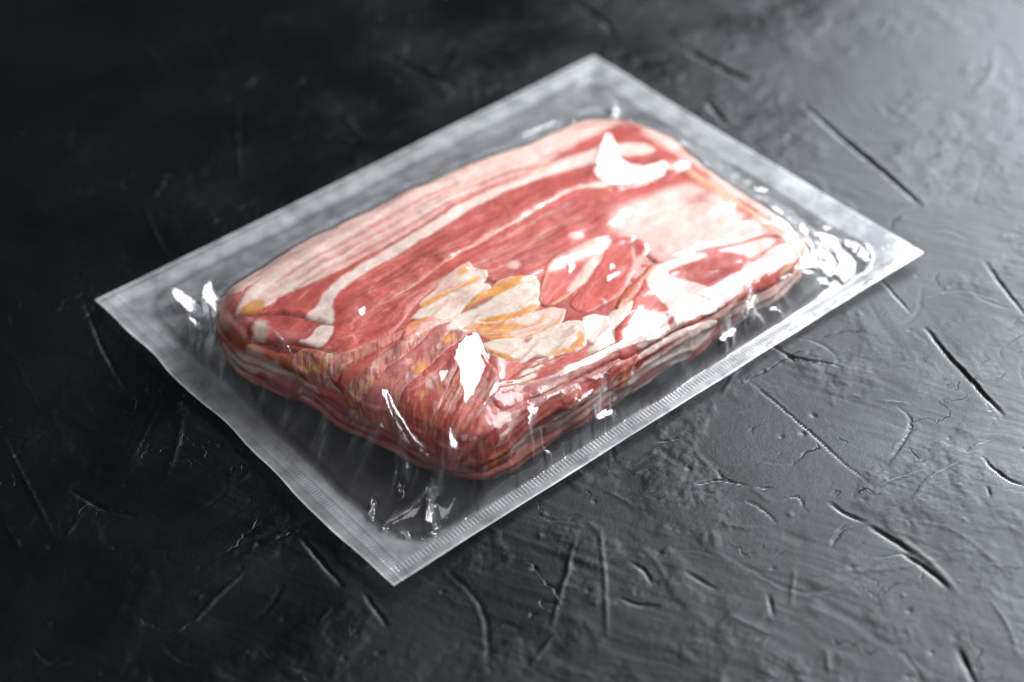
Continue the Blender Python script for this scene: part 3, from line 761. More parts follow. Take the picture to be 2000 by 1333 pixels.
# ---- middle: the fan of white fat edges with orange rind
s = add('thin red strip with white tags of fat along the front shoulder',
        [(955, 760), (990, 735), (1030, 700), (1080, 685), (1140, 690), (1180, 672), (1210, 668), (1225, 690), (1205, 706), (1100, 752), (1020, 785), (985, 800), (965, 790)], thick=1.5, base=LEAN * .95, seed=15, fleck=0.3, fibre=(1, -.1))
s.paint([(1005, 745), (1030, 705), (1070, 682), (1078, 700), (1050, 725), (1030, 750), (1005, 765)], FAT, .5); s.paint([(985, 725), (1000, 712), (1008, 722), (995, 745), (980, 752)], LEAN, .4, fat=0)
s.paint([(1025, 760), (1090, 742), (1140, 722), (1150, 730), (1090, 752), (1030, 772)], PALE, .7, .7); s.line([(1030, 752), (1110, 722), (1190, 685)], DEEP, .5)
s = add('short orange edged fat end at the top left of the middle fan',
        [(819, 588), (838, 566), (867, 540), (891, 522), (914, 508), (927, 519), (948, 522), (948, 536), (938, 546), (908, 559), (876, 574), (844, 588), (823, 597)], thick=1.05, base=PALE * .95, seed=22, grow=.4, smooth=0, wob=.85, fibre=(1, .4), var=.35)
s.paint([(888, 526), (914, 509), (925, 519), (905, 528), (892, 533)], RIND, .4, 1, wob=.7, var=.5)
s.paint([(879, 541), (908, 529), (945, 522), (938, 533), (897, 549)], CREAM, .4)
s.paint([(814, 594), (844, 575), (867, 563), (891, 550), (920, 536), (938, 532), (930, 544), (902, 557), (870, 575), (838, 592), (820, 598)], RIND, .4, 1, wob=.7, var=.5)
s.paint([(832, 572), (844, 558), (855, 560), (850, 572), (838, 575)], CREAM, .5, .8)
s.streaks([(829, 578), (867, 549), (908, 519)], [(838, 587), (879, 563), (935, 534)], 14, [PINK, RIND, TAN, FAT], .4, .6)
s = add('first long white fat edge of the middle fan with an orange rind behind it',
        [(804, 613), (820, 598), (855, 583), (873, 572), (905, 557), (938, 543), (954, 550), (958, 558), (935, 575), (908, 593), (891, 609), (876, 619), (855, 621), (841, 613), (820, 617)], thick=1.05, base=CREAM, seed=21, grow=.4, smooth=0, wob=.85, fibre=(1, .35), var=.1)
s.streaks([(820, 604), (867, 584), (938, 552)], [(844, 613), (891, 601), (949, 558)], 12, [PALE, TAN, PINK, FAT], .4, .5)
s.line([(844, 612), (858, 619), (876, 619), (894, 607), (914, 593)], RUST, .4, .8)
s = add('second long white fat edge of the middle fan under a thick orange rind',
        [(875, 628), (891, 612), (905, 596), (926, 572), (955, 557), (973, 546), (996, 538), (1020, 533), (1043, 533), (1053, 546), (1053, 579), (1049, 590), (1020, 610), (985, 622), (955, 625), (920, 631), (894, 637), (876, 639)], thick=1.05, base=CREAM, seed=20, grow=.4, smooth=0, wob=.85, fibre=(1, .3), var=.1)
s.paint([(891, 611), (905, 594), (926, 572), (955, 557), (973, 547), (996, 539), (1020, 533), (1040, 533), (1045, 540), (1014, 551), (985, 563), (967, 572), (946, 582), (920, 597)], RIND, .4, 1, wob=.7, var=.5)
s.paint([(1014, 537), (1043, 533), (1053, 546), (1026, 549)], TAN, .5, .8)
s.paint([(901, 603), (932, 584), (968, 569), (961, 579), (938, 593), (908, 604)], MAUVE * .8, .4, .95, fat=0)
s.paint([(933, 621), (961, 611), (990, 607), (1014, 599), (1043, 586), (1062, 588), (1052, 599), (1020, 611), (985, 620), (955, 623), (938, 624)], RIND, .4, 1, wob=.7, var=.5)
s.streaks([(891, 625), (967, 587), (1046, 552)], [(908, 628), (985, 604), (1049, 578)], 16, [PALE, TAN, PINK, FAT], .4, .45)
s = add('layered orange and pale pink fat edge in the heart of the middle fan',
        [(891, 639), (908, 633), (932, 625), (973, 622), (1020, 613), (1055, 599), (1078, 591), (1103, 596), (1100, 616), (1088, 633), (1062, 638), (1039, 653), (1008, 656), (985, 656), (964, 661), (948, 653), (933, 640), (908, 640)], thick=1.05, base=PALE * 1.1, seed=19, grow=.4, smooth=0, wob=.85, fibre=(1, .3), var=.15)
s.paint([(894, 638), (932, 626), (973, 623), (1014, 627), (1029, 631), (996, 637), (992, 643), (1011, 652), (985, 655), (964, 660), (948, 652), (934, 640), (908, 639)], RIND, .6, 1, wob=.8, var=.6)
s.line([(990, 641), (1026, 634), (1055, 622), (1073, 607)], RIND, .45)
s.line([(1011, 652), (1037, 650), (1061, 637), (1087, 631), (1102, 599)], RIND, .6)
s.line([(1055, 625), (1064, 607), (1075, 596)], TAN, .6)
s.streaks([(914, 634), (979, 626), (1070, 601)], [(961, 654), (1008, 651), (1084, 625)], 26, [TAN, RUST, FAT, PINK, RIND, FAT], .35, .7)
s = add('lowest broad white fat edge of the middle fan with an orange rim in front',
        [(942, 665), (967, 657), (1008, 655), (1023, 657), (1029, 661), (1043, 648), (1067, 636), (1090, 627), (1108, 619), (1138, 620), (1143, 640), (1141, 667), (1125, 676), (1084, 685), (1073, 694), (1043, 687), (1017, 697), (985, 694), (961, 684)], thick=1.05, base=CREAM, seed=16, grow=.4, smooth=0, wob=.85, fibre=(1, .25), var=.1)
s.paint([(949, 673), (973, 680), (996, 688), (1018, 692), (1012, 699), (985, 695), (961, 685)], RIND, .4, 1, wob=.7, var=.5)
s.paint([(1130, 637), (1144, 641), (1142, 667), (1125, 677), (1084, 685), (1073, 695), (1071, 681), (1108, 672), (1127, 659)], RIND, .4, .95, wob=.9, var=.6)
s.paint([(1017, 659), (1030, 661), (1040, 651), (1034, 662), (1024, 665)], MAUVE * .7, .4, .9, fat=0)
s.streaks([(955, 667), (1026, 666), (1131, 631)], [(996, 687), (1055, 681), (1137, 654)], 14, [PALE, TAN, PINK, FAT], .4, .4)
s.line([(955, 679), (985, 688), (1014, 695)], RUST, .35, .8)
s = add('cream fat wedge between the white chunk and the red right slice',
        [(1184, 613), (1207, 596), (1235, 581), (1226, 607), (1209, 623), (1191, 638), (1190, 666), (1172, 676), (1149, 681), (1160, 660)], thick=1.05, base=CREAM * .95, seed=18, grow=.4, smooth=0, wob=.85, var=.12)
s = add('white chunk of fat at the right end of the middle fan',
        [(1141, 613), (1160, 606), (1185, 611), (1191, 628), (1174, 653), (1156, 667), (1142, 654), (1139, 631)], thick=1.05, base=FAT * 1.08, seed=17, grow=.4, smooth=0, wob=.85, var=.1)
s.paint([(1103, 615), (1107, 598), (1125, 607), (1138, 613), (1119, 619)], DEEP * .9, .4)
s = add('small orange and pink fold end left of the long white fat edges',
        [(780, 660), (796, 625), (820, 616), (841, 611), (857, 621), (845, 631), (820, 647), (794, 662)], thick=1.05, base=PINK, seed=23, grow=.3, fibre=FD, var=.5)
s.paint([(795, 632), (815, 616), (842, 612), (825, 622), (805, 638)], RIND, .5, .8); s.paint([(815, 632), (848, 618), (852, 622), (820, 640)], FAT, .6, .8)

# ---- right of the middle: two folded lobes and a rusty edge
s = add('left of two rounded pink lobes right of the fat fan, with a white streak',
        [(1058, 530), (1067, 505), (1087, 494), (1119, 476), (1152, 458), (1191, 452), (1184, 487), (1157, 526), (1121, 564), (1081, 588), (1060, 593), (1049, 580)], thick=1.05, base=LEAN * 1.15, seed=26, fibre=(.95, .5))
s.paint([(1068, 528), (1085, 502), (1115, 486), (1150, 464), (1188, 458), (1178, 480), (1150, 500), (1125, 505), (1100, 515)], FAT, 1.2, .75); s.paint([(1160, 490), (1178, 478), (1165, 515), (1140, 545), (1112, 566), (1105, 560), (1130, 530)], CREAM, .7, .85)
s.paint([(1075, 588), (1100, 572), (1120, 562), (1108, 580), (1085, 592)], RIND, .5, .85); s.line([(1056, 578), (1062, 540), (1085, 500), (1120, 477)], TAN, .4); s.line([(1066, 585), (1085, 560), (1120, 540)], PINK, .5)
s = add('right of two rounded pink lobes right of the fat fan, speckled with fat',
        [(1110, 582), (1134, 559), (1166, 516), (1184, 480), (1202, 460), (1236, 458), (1265, 466), (1264, 494), (1236, 530), (1217, 564), (1197, 577), (1188, 581), (1162, 598), (1141, 606), (1112, 595)], thick=1.05, base=LEAN * 1.2, seed=27, fibre=(.95, .5))
s.paint([(1105, 600), (1112, 588), (1125, 604), (1138, 608), (1120, 616), (1106, 614)], DEEP, .5, .9)
s.paint([(1240, 500), (1262, 480), (1262, 496), (1238, 528), (1218, 558), (1232, 520)], PALE, .6, .8); s.line([(1236, 475), (1238, 500)], PALE, .5); s.paint([(1200, 530), (1215, 515), (1225, 512), (1215, 530), (1198, 540)], FAT, .9, .5)
s.line([(1175, 576), (1192, 592)], FAT, .7, .9); s.line([(1130, 598), (1138, 585)], PINK, .5)
s = add('rusty orange slice edge between the pink lobes and the white S of fat',
        [(1198, 590), (1214, 566), (1240, 540), (1266, 514), (1278, 506), (1280, 514), (1264, 530), (1240, 572), (1222, 586), (1205, 598)], thick=1.8, base=RUST, seed=28, fleck=0.4, fibre=(.9, .6), var=.5)
s.paint([(1215, 575), (1245, 535), (1262, 520), (1250, 548), (1232, 575)], LEAN, .7, .8)

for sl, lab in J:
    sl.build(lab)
core_obj = None

# ------------------------------------------------------------------ the vacuum pack
BX, BY = 125.0, 93.664
FS = .36
fx = np.linspace(-BX, BX, int(2 * BX / FS) + 1); fy = np.linspace(-BY, BY, int(2 * BY / FS) + 1)
FX, FY = np.meshgrid(fx, fy)
eL = FX + BX; eR = BX - FX; eF = FY + BY; eB = BY - FY
# seal line: a rounded rectangle inside the edge of the pack
wl, wr, wf, wb, cr_ = 11.0, 12.0, 7.0, 11.0, 15.0
cx0, cy0 = (wl - wr) / 2, (wf - wb) / 2
hx, hy = BX - (wl + wr) / 2 - cr_, BY - (wf + wb) / 2 - cr_
SW_ = 2.2 * (fbm(FX / 16, FY / 16, 581, 3) - .5)
qx = abs(FX - cx0) - hx; qy = abs(FY - cy0) - hy
SEAL = np.hypot(np.maximum(qx, 0), np.maximum(qy, 0)) + np.minimum(np.maximum(qx, qy), 0) - cr_ + SW_   # > 0 outside, fused
# how the fused edge lifts off the table
edge_d = np.minimum(np.minimum(eL, eR), np.minimum(eF, eB))
def bump2(cx, cy, r, h): return h * np.exp(-((FX - cx) ** 2 + (FY - cy) ** 2) / r ** 2)
lift = (1.7 * fbm(FX / 38, FY / 38, 501, 2) + .3) * sstep(26, 0, edge_d)
lift += .75 * (bump2(-125, 94, 26, 3.0) + bump2(-125, -94, 22, 1.6) + bump2(125, -94, 28, 2.2) + bump2(125, 94, 25, 1.5) + bump2(-125, -45, 22, 1.4))
FLOOR = .9 + lift

ob = np.full(FX.shape, -1.0)
PP = np.concatenate(ALLP) * 1000
ii = np.clip(np.round((PP[:, 0] + BX) / (fx[1] - fx[0])).astype(int), 0, len(fx) - 1)
jj = np.clip(np.round((PP[:, 1] + BY) / (fy[1] - fy[0])).astype(int), 0, len(fy) - 1)
np.maximum.at(ob, (jj, ii), PP[:, 2])
def maxf(a):
    b = a.copy()
    for dj in (-1, 0, 1):
        for di in (-1, 0, 1):
            b = np.maximum(b, np.roll(np.roll(a, dj, 0), di, 1))
    return b
ob = maxf(maxf(ob))
obs_ = blur(np.maximum(ob, FLOOR), 5)
OBST = np.maximum(np.where(ob > 1.5, np.maximum(ob, np.where(ob > 20, obs_, ob)) + .25, -1), FLOOR)

# film creases and folds: ridge lines raised on the obstacle so the film tents over them
def ridge(pts, z, h, w, field, taper=True, power=1.0):
    P = np.concatenate([ground([p[:2]], (p[2] if len(p) > 2 else z) * MMU) for p in pts]) * 1000
    pad = w * 6 + 2
    m = (FX > P[:, 0].min() - pad) & (FX < P[:, 0].max() + pad) & (FY > P[:, 1].min() - pad) & (FY < P[:, 1].max() + pad)
    d, t, _ = seg_dist(FX[m], FY[m], P, False)
    tp = np.sin(np.pi * np.clip(t, .03, .97)) ** .5 if taper else 1
    field[m] += h * tp * np.exp(-(d / w) ** power)

def relax(z, obst, fixed, iters, p):
    for _ in range(iters):
        a = .25 * (np.roll(z, 1, 0) + np.roll(z, -1, 0) + np.roll(z, 1, 1) + np.roll(z, -1, 1)) - p
        z = np.maximum(a, obst); z = np.where(fixed, obst, z)
    return z
fixed = SEAL > 0
PRESS = .035                                          # curvature, 1/mm
z = None
for lev in (16, 8, 4, 2, 1):
    o_ = OBST[::lev, ::lev]; fxd = fixed[::lev, ::lev].copy()
    fxd[0] = fxd[-1] = True; fxd[:, 0] = fxd[:, -1] = True
    if lev > 1:                                       # keep peaks when coarsening
        pk = OBST
        for _ in range(int(math.log2(lev))): pk = maxf(pk)
        o_ = np.where(fxd, o_, .5 * (o_ + pk[::lev, ::lev]))
    if z is None: z = o_.copy()
    else:
        zz = np.repeat(np.repeat(z, 2, 0), 2, 1)[:o_.shape[0], :o_.shape[1]]
        z = np.maximum(zz, o_)
    h = FS * lev
    z = relax(z, o_, fxd, 260 if lev > 1 else 160, PRESS * h * h / 4)
ZF = z
pocket = sstep(0, -3, SEAL)
onmeat = sstep(2.0, .2, ZF - OBST) * sstep(6, 10, ZF)
# slack and wrinkles of the free film
ZF += pocket * (1 - onmeat) * 1.1 * (fbm(FX / 9, FY / 9, 521, 3) - .5) * sstep(1.0, 4.0, ZF)
ZF += pocket * .25 * (fbm(FX / 14, FY / 14, 531, 2) - .5)
crease = [
    # left corner fold
    (((412, 562), (402, 600), (398, 632), (432, 642), (470, 640)), 12, 3.4, 1.3), (((330, 578), (365, 575), (405, 585)), 8, 2.0, 1.5),
    (((398, 632), (440, 650), (500, 668), (545, 690), (575, 725)), 17, 1.2, .8), (((345, 660), (400, 662), (440, 668)), 6, 1.0, .8),
    (((345, 655), (340, 690)), 4, .8, 1.0),
    # front corner
    (((765, 842), (780, 875), (790, 905), (815, 918)), 9, 2.0, 1.1), (((890, 925), (885, 950), (900, 955)), 6, 2.2, 1.0),
    (((880, 945), (840, 985), (838, 1020)), 5, 2.0, 1.2), (((735, 978), (715, 1015)), 3, 1.0, .8), (((780, 1000), (730, 1035)), 3, .8, .8),
    (((870, 965), (800, 1000), (745, 1015)), 4, 1.0, 1.0), (((780, 1030), (795, 1045)), 3, .9, 1.0),
    # front edge of the stack
    (((925, 800), (1000, 770), (1080, 745), (1160, 708), (1215, 675), (1290, 640)), 24, 1.3, .9), (((965, 690), (975, 745), (965, 790), (930, 825)), 25, 1.4, 1.0),
    (((975, 762), (1020, 750)), 25, .8, .7),
    (((1158, 845), (1180, 800)), 4, 1.6, 1.0), (((1175, 842), (1195, 805)), 4, 1.4, .9), (((1035, 905), (1045, 868), (1065, 852)), 4, 1.2, .8),
    (((1465, 600), (1455, 630), (1440, 640)), 5, 1.4, 1.0), (((1400, 680), (1440, 650), (1480, 630)), 3, .9, .9), (((1500, 612), (1520, 600), (1530, 620)), 5, 1.2, 1.0),
    # right corner crumple
    (((1560, 470), (1600, 455), (1650, 460), (1690, 480)), 7, 2.2, 1.6), (((1570, 500), (1610, 490), (1640, 510)), 6, 1.8, 1.3), (((1560, 540), (1620, 520), (1670, 530)), 5, 1.6, 1.4),
    (((1600, 470), (1590, 510), (1600, 540)), 6, 1.5, 1.2), (((1680, 475), (1695, 510), (1680, 540)), 3, 1.5, 1.2),
    # far corner
    (((1100, 205), (1150, 195), (1200, 190), (1205, 225)), 9, 2.6, 1.8), (((1110, 215), (1160, 220), (1200, 230)), 14, 1.4, 1.3),
]
# short tension folds running out from the stack across the slack film
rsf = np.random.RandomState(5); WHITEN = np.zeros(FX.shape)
tension = np.zeros(FX.shape)
per = chaikin(np.array([(-100, 46), (30, 50), (90, 40), (96, -15), (90, -66), (40, -81), (-50, -84), (-88, -76), (-112, 0), (-113, 30)], float), 2)
for k in range(260):
    q = per[rsf.randint(len(per))] + rsf.normal(0, 3, 2)
    dv = q - np.array([-8, -16.]); dv /= np.hypot(*dv); a_ = rsf.normal(0, .55)
    dv = np.array([dv[0] * math.cos(a_) - dv[1] * math.sin(a_), dv[0] * math.sin(a_) + dv[1] * math.cos(a_)])
    ln = rsf.uniform(4, 16); P = np.stack([q, q + dv * ln * .5 + rsf.normal(0, .8, 2), q + dv * ln]); w = rsf.uniform(.45, 1.3)
    m = (FX > P[:, 0].min() - 8) & (FX < P[:, 0].max() + 8) & (FY > P[:, 1].min() - 8) & (FY < P[:, 1].max() + 8)
    if not m.any(): continue
    d, t, _ = seg_dist(FX[m], FY[m], P, False)
    tension[m] += rsf.uniform(.25, 1.0) * w * np.sin(np.pi * np.clip(t, .02, .98)) * np.exp(-(d / w) ** 1.5)
ZF += tension * pocket * (1 - onmeat)
for pts, zz, h, w in crease:
    ridge(pts, zz, h * .8, w * 1.7, ZF, power=1.5)
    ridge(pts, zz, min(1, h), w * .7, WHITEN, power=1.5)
# taut flat facets where the film bridges between bumps, at the slant that mirrors the window
def facet(pts, zmm, soft, rise=.0, pleat=False, el=37, az=-4, ldist=780):
    P = ground(pts, zmm * MMU) * 1000; P = chaikin(P, 1)
    c = np.array([P[:, 0].mean(), P[:, 1].mean(), zmm])
    v = CP * 1000 - c; v /= np.linalg.norm(v)
    l = ldist * np.array([math.cos(math.radians(el)) * math.cos(math.radians(az)), math.cos(math.radians(el)) * math.sin(math.radians(az)), math.sin(math.radians(el))]) - c
    l /= np.linalg.norm(l)
    n = v + l; n /= np.linalg.norm(n)
    m = (FX > P[:, 0].min() - 8) & (FX < P[:, 0].max() + 8) & (FY > P[:, 1].min() - 8) & (FY < P[:, 1].max() + 8)
    wx_ = FX[m] + 2.4 * (fbm(FX[m] / 3.5, FY[m] / 3.5, 601, 4) - .5); wy_ = FY[m] + 2.4 * (fbm(FX[m] / 2.2, FY[m] / 2.2, 607, 3) - .5)
    d, _, _ = seg_dist(wx_, wy_, P, True); ins = inside(wx_, wy_, P); d = np.where(ins, d, -d)
    if not ins.any(): return
    pl = -(n[0] * (FX[m] - c[0]) + n[1] * (FY[m] - c[1])) / n[2]
    if pleat:                                         # a small tilted pleat in slack film
        zz = pl + (ZF[m] - pl)[ins].mean() + rise
    else:                                             # rests on the highest bump below it
        zz = pl + (OBST[m] - pl)[ins].max() - rise
    if not pleat:                                     # the taut film still ripples
        zz = zz + .55 * (fbm(FX[m] / 9 + FY[m] / 3.2, FY[m] / 7 - FX[m] / 7, 631, 3) - .5) + .16 * (fbm(FX[m] / 2.2, FY[m] / 2.2, 637, 2) - .5)
    a = sstep(-soft, 0, d)
    ZF[m] = ZF[m] * (1 - a) + np.maximum(zz, OBST[m] - .1) * a
    onmeat[m] *= 1 - .75 * a                          # bridging, not touching
facet([(929, 654), (946, 681), (952, 704), (938, 728), (929, 760), (913, 798), (899, 760), (894, 722), (885, 710), (908, 675)], 28, 2.0, .5, el=43, az=4)
facet([(1163, 352), (1168, 320), (1178, 285), (1198, 284), (1206, 318), (1250, 318), (1306, 300), (1300, 316), (1240, 342), (1195, 358)], 22, 3, .5, el=43, az=4)
for pts, zz in (
        ([(398, 632), (406, 590), (412, 560), (428, 598), (420, 630)], 10), ([(400, 630), (432, 640), (470, 640), (442, 650), (405, 643)], 12),
        ([(325, 578), (365, 572), (410, 600), (385, 600), (350, 592)], 6), ([(339, 692), (344, 658), (355, 660), (350, 688)], 4), ([(372, 640), (385, 650), (430, 662), (380, 655)], 6),
        ([(753, 842), (768, 838), (790, 885), (797, 910), (785, 896)], 9), ([(800, 905), (815, 912), (838, 932), (820, 926)], 7), ([(884, 950), (889, 915), (902, 956)], 5),
        ([(832, 1022), (838, 985), (872, 960), (852, 990), (842, 1032)], 4), ([(713, 1020), (730, 980), (739, 978), (722, 1016)], 3), ([(776, 975), (790, 968), (794, 980), (780, 986)], 3),
        ([(722, 1052), (738, 1036), (765, 1012), (752, 1036)], 3), ([(780, 1036), (800, 1033), (808, 1050), (790, 1056)], 3), ([(840, 1040), (850, 1030), (852, 1052)], 2),
        ([(1158, 846), (1188, 800), (1202, 798), (1178, 843)], 4), ([(1030, 912), (1040, 870), (1062, 853), (1048, 882)], 4), ([(1060, 895), (1070, 888), (1075, 905)], 3),
        
         ([(1190, 184), (1206, 194), (1209, 222), (1196, 226), (1197, 202)], 9),
        ([(1110, 503), (1122, 505), (1121, 526), (1111, 522)], 25), ([(1180, 536), (1200, 528), (1214, 518), (1208, 530), (1190, 542)], 25), ([(1191, 506), (1200, 506), (1200, 516), (1192, 516)], 25),
        ([(1234, 450), (1244, 452), (1242, 460), (1234, 458)], 24), ([(1258, 465), (1266, 468), (1268, 490), (1260, 484)], 24), ([(1455, 640), (1466, 605), (1476, 596), (1468, 625)], 5),
        ([(1400, 682), (1440, 650), (1444, 654), (1406, 688)], 3), ([(700, 612), (712, 600), (716, 606), (704, 618)], 27), ([(860, 735), (880, 728), (872, 748), (858, 752)], 26)):
    facet(pts, zz, .7, .15, True)
def crease_strip(pts, zmm, w, lift=.25, el=37, az=-4, ldist=780):
    """one long fold in the film: a narrow slanted flank facing the window, thinning at both ends"""
    P = chaikin(ground(pts, zmm * MMU) * 1000, 2, False)
    cum = np.concatenate([[0], np.cumsum(np.hypot(*np.diff(P, axis=0).T))]); cum /= cum[-1]
    c = np.array([P[:, 0].mean(), P[:, 1].mean(), zmm]); v = CP * 1000 - c; v /= np.linalg.norm(v)
    l = ldist * np.array([math.cos(math.radians(el)) * math.cos(math.radians(az)), math.cos(math.radians(el)) * math.sin(math.radians(az)), math.sin(math.radians(el))]) - c
    n = v + l / np.linalg.norm(l); gxx, gyy = -n[0] / n[2], -n[1] / n[2]
    ts = np.linspace(0, 1, 60); qx_ = np.interp(ts, cum, P[:, 0]); qy_ = np.interp(ts, cum, P[:, 1])
    zi = ZF[np.clip(np.round((qy_ + BY) / (fy[1] - fy[0])).astype(int), 0, len(fy) - 1), np.clip(np.round((qx_ + BX) / (fx[1] - fx[0])).astype(int), 0, len(fx) - 1)]
    zi = np.convolve(np.pad(zi, 6, mode='edge'), np.ones(13) / 13, 'valid')
    m = (FX > P[:, 0].min() - 6) & (FX < P[:, 0].max() + 6) & (FY > P[:, 1].min() - 6) & (FY < P[:, 1].max() + 6)
    X_ = FX[m] + .5 * (fbm(FX[m] / 3, FY[m] / 3, 613, 3) - .5); Y_ = FY[m] + .5 * (fbm(FX[m] / 3, FY[m] / 3, 617, 3) - .5)
    d, t, _ = seg_dist(X_, Y_, P, False)
    wt = w * np.maximum(.15, np.sin(np.pi * np.clip(t, 0, 1))) ** .7 * (.6 + .8 * fbm(t * 9 + pts[0][0], t * 0, 619, 2))
    zz = np.interp(t, ts, zi) + lift + gxx * (FX[m] - np.interp(t, cum, P[:, 0])) + gyy * (FY[m] - np.interp(t, cum, P[:, 1]))
    a = sstep(wt * 1.5, wt * .7, d)
    ZF[m] = ZF[m] * (1 - a) + np.maximum(zz, OBST[m] - .1) * a
    onmeat[m] *= 1 - a
crease_strip([(979, 798), (1026, 780), (1081, 760), (1114, 739), (1160, 713), (1207, 684), (1254, 660)], 21, 1.08)
crease_strip([(938, 698), (955, 719), (967, 742), (973, 769), (955, 792), (932, 821)], 25, 1.08)
crease_strip([(973, 769), (996, 763), (1017, 755)], 24, 0.72)
for pts, zz, w in (
        ([(330, 580), (365, 575), (400, 592)], 6, .9), ([(412, 560), (402, 600), (398, 634)], 10, 1.0), ([(398, 634), (440, 646), (500, 666), (552, 692), (578, 730)], 16, .55), ([(345, 660), (395, 662), (440, 668)], 6, .5),
        ([(300, 640), (330, 720), (400, 790)], 3, .5), ([(480, 805), (560, 900), (620, 960)], 3, .5),
        ([(882, 945), (852, 975), (838, 1024)], 4, 1.0), ([(872, 965), (800, 1000), (742, 1016)], 4, .7), ([(762, 840), (785, 885), (815, 918), (855, 938)], 7, .9), ([(736, 976), (714, 1022)], 3, .6), ([(690, 985), (720, 1050)], 2, .5),
        ([(900, 985), (850, 1035), (790, 1062)], 2, .5), ([(1040, 908), (1050, 866), (1100, 842)], 4, .6), ([(1160, 844), (1192, 800)], 4, .8), ([(1290, 770), (1330, 745), (1380, 700)], 3, .5), ([(1400, 682), (1440, 652), (1482, 630)], 3, .6),
        ([(1465, 600), (1456, 628), (1440, 642)], 5, .6), ([(1500, 612), (1522, 598), (1530, 622)], 5, .6), ([(1120, 860), (1160, 825)], 3, .5),
        ([(1560, 470), (1600, 455), (1650, 460), (1692, 480)], 7, .9), ([(1570, 505), (1612, 490), (1640, 512)], 6, .8), ([(1690, 475), (1702, 510), (1682, 545)], 3, .8), ([(1560, 545), (1620, 522), (1670, 532)], 5, .7),
        ([(1105, 205), (1150, 193), (1200, 190), (1206, 226)], 9, 1.0), ([(1000, 262), (1080, 225), (1130, 210)], 6, .7), ([(560, 470), (700, 398), (840, 330)], 6, .5), ([(640, 440), (800, 362), (930, 300)], 9, .4)):
    crease_strip(pts, zz, w)
rsr = np.random.RandomState(8)
for k in range(16):                                   # crumpled right corner
    c = np.array([rsr.uniform(1572, 1690), rsr.uniform(468, 540)]); r_ = rsr.uniform(7, 20)
    facet([c + r_ * rsr.uniform(.5, 1.2) * np.array([math.cos(t) * 1.2, math.sin(t) * .7]) for t in np.sort(rsr.uniform(0, 6.28, 6))], 5, .8, rsr.uniform(0, .6), True)
ZF = np.maximum(ZF, np.where(ob > 1.5, ob + .22, FLOOR))
# fused seal: shallow embossing
seal_f = sstep(-.5, .5, SEAL)
ZF = np.where(SEAL > 0, FLOOR, ZF)
rib = lambda t, p: np.sin(2 * np.pi * t / p)
band = lambda e, a, b: sstep(a - .3, a + .3, e) * sstep(b + .3, b - .3, e)
corner_free = sstep(0, 6, np.minimum(eL, eR) - 14)
ZF += .16 * rib(FX, 1.38) * band(eF, 3.3, 6.2)
ZF += .14 * rib(FX + FY * .4, 1.5) * band(eB, 3.0, 8.5) * (.4 + .9 * fbm(FX / 6, FY / 6, 541, 2))
ZF += .16 * (band(eL, 3.2, 3.9) + band(eL, 7.2, 7.9)) + .10 * rib(FY, 1.3) * band(eL, 4.2, 7.0)
ZF += .07 * rib(FX * .8 + FY, 1.5) * seal_f * sstep(10, 16, edge_d + 0 * FX)
ZF += .10 * np.exp(-(SEAL / .7) ** 2)                 # bead along the seal line
ZF += .10 * (fbm(FX / 2.2, FY / 2.2, 551, 3) - .5) * seal_f

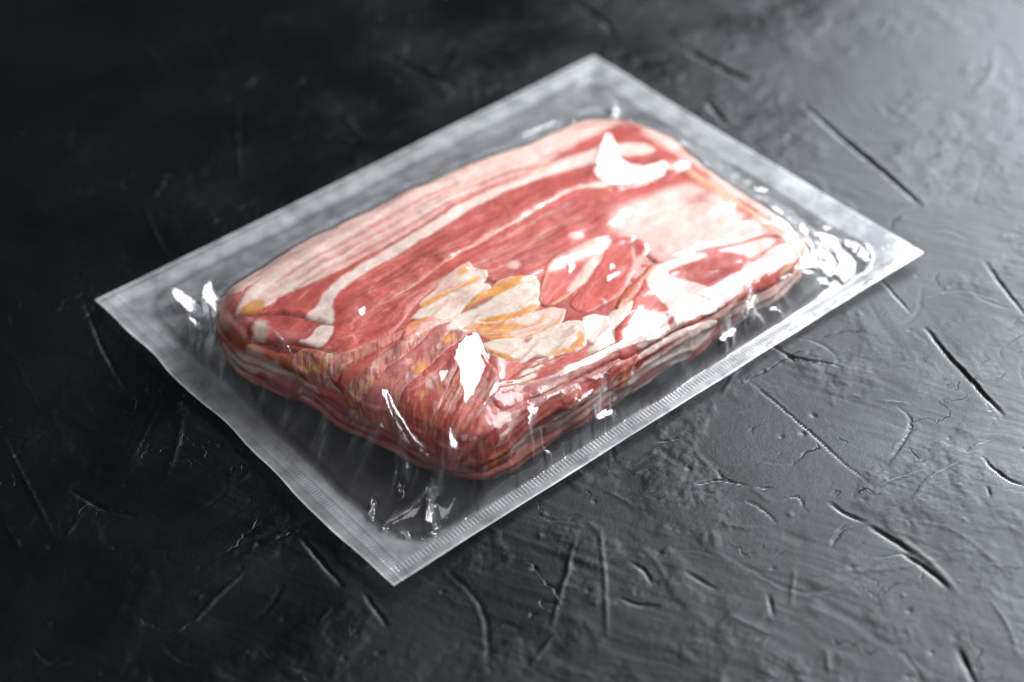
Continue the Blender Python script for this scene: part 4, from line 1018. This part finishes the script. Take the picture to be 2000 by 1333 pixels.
HAZE = .25 * sstep(-2, 1.5, SEAL) + .03 * np.exp(-(SEAL / 1.2) ** 2) + .50 * sstep(1.0, .0, edge_d)
HAZE += .14 * band(eF, 3.2, 6.3) * (.6 + .4 * rib(FX, 1.38)) + .10 * band(eB, 2.8, 8.7)
HAZE += (.025 + .07 * sstep(-24, 2, SEAL + 8 * (fbm(FX / 12, FY / 12, 577, 3) - .5)) + .13 * sstep(42, 60, FY)) * pocket * (1 - onmeat) + .004 * onmeat  # rear pocket: window reflection in the tented film put in as extra haze
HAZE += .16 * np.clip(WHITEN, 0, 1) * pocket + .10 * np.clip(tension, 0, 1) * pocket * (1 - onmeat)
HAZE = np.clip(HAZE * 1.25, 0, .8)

# pinked cut along the rear edge, slightly uneven cut elsewhere
XX = FX.copy(); YY = FY.copy()
tooth = (abs(((fx / 1.45) % 1.0) - .5) * 2)
YY[-1] += .55 * tooth; YY[-2] += .25 * tooth
YY[0] += .5 * (fbm(fx / 20, fx * 0, 561, 3) - .5)
wave = 3.0 * (fbm(fy / 32, fy * 0 + 3, 571, 2) - .5)
for k in range(12):
    XX[:, k] += wave * (1 - k / 12)

_sh = 1.138 * FLOOR * sstep(26, 6, edge_d)
XX -= .61 * _sh; YY -= .79 * _sh
pack = bpy.data.objects.new('vacuum_pack', None); COL.objects.link(pack)
pack.empty_display_size = .05
tag(pack, 'clear plastic vacuum pack with ribbed hazy seal edges holding bacon on black plaster', 'vacuum pack')
VV = np.stack([XX, YY, ZF], -1).reshape(-1, 3) * MMU
sealm = SEAL > 0
jfull = np.ones(FX.shape, bool)
def film_part(name, keepq, label=None):
    ny, nx = FX.shape
    j, i = np.nonzero(keepq)
    F = np.stack([j * nx + i, j * nx + i + 1, (j + 1) * nx + i + 1, (j + 1) * nx + i], 1)
    used = np.unique(F); re = np.full(nx * ny, -1); re[used] = np.arange(len(used))
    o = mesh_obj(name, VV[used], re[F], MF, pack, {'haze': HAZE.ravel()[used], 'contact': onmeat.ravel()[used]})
    if label: o['label'] = label
    return o
qs = sealm[:-1, :-1]
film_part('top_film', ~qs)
film_part('seal_border', qs, 'milky fused border with fine embossed ribs')
# bottom web: the lower sheet of the pack
st = 6
bx = XX[::st, ::st]; by = YY[::st, ::st]; bz = np.minimum((FLOOR - .45), 20)[::st, ::st]
bx = bx.copy(); by = by.copy(); bx[:, -1] -= .3; bx[:, 0] += .3; by[0] += .3; by[-1] -= .6
used, F = grid_faces(np.ones(bx.shape, bool))
mesh_obj('bottom_film', np.stack([bx, by, bz], -1).reshape(-1, 3) * MMU, F[:, ::-1], MF, pack,
         {'haze': (.10 * sstep(-.5, .5, SEAL) + .03)[::st, ::st].ravel()})
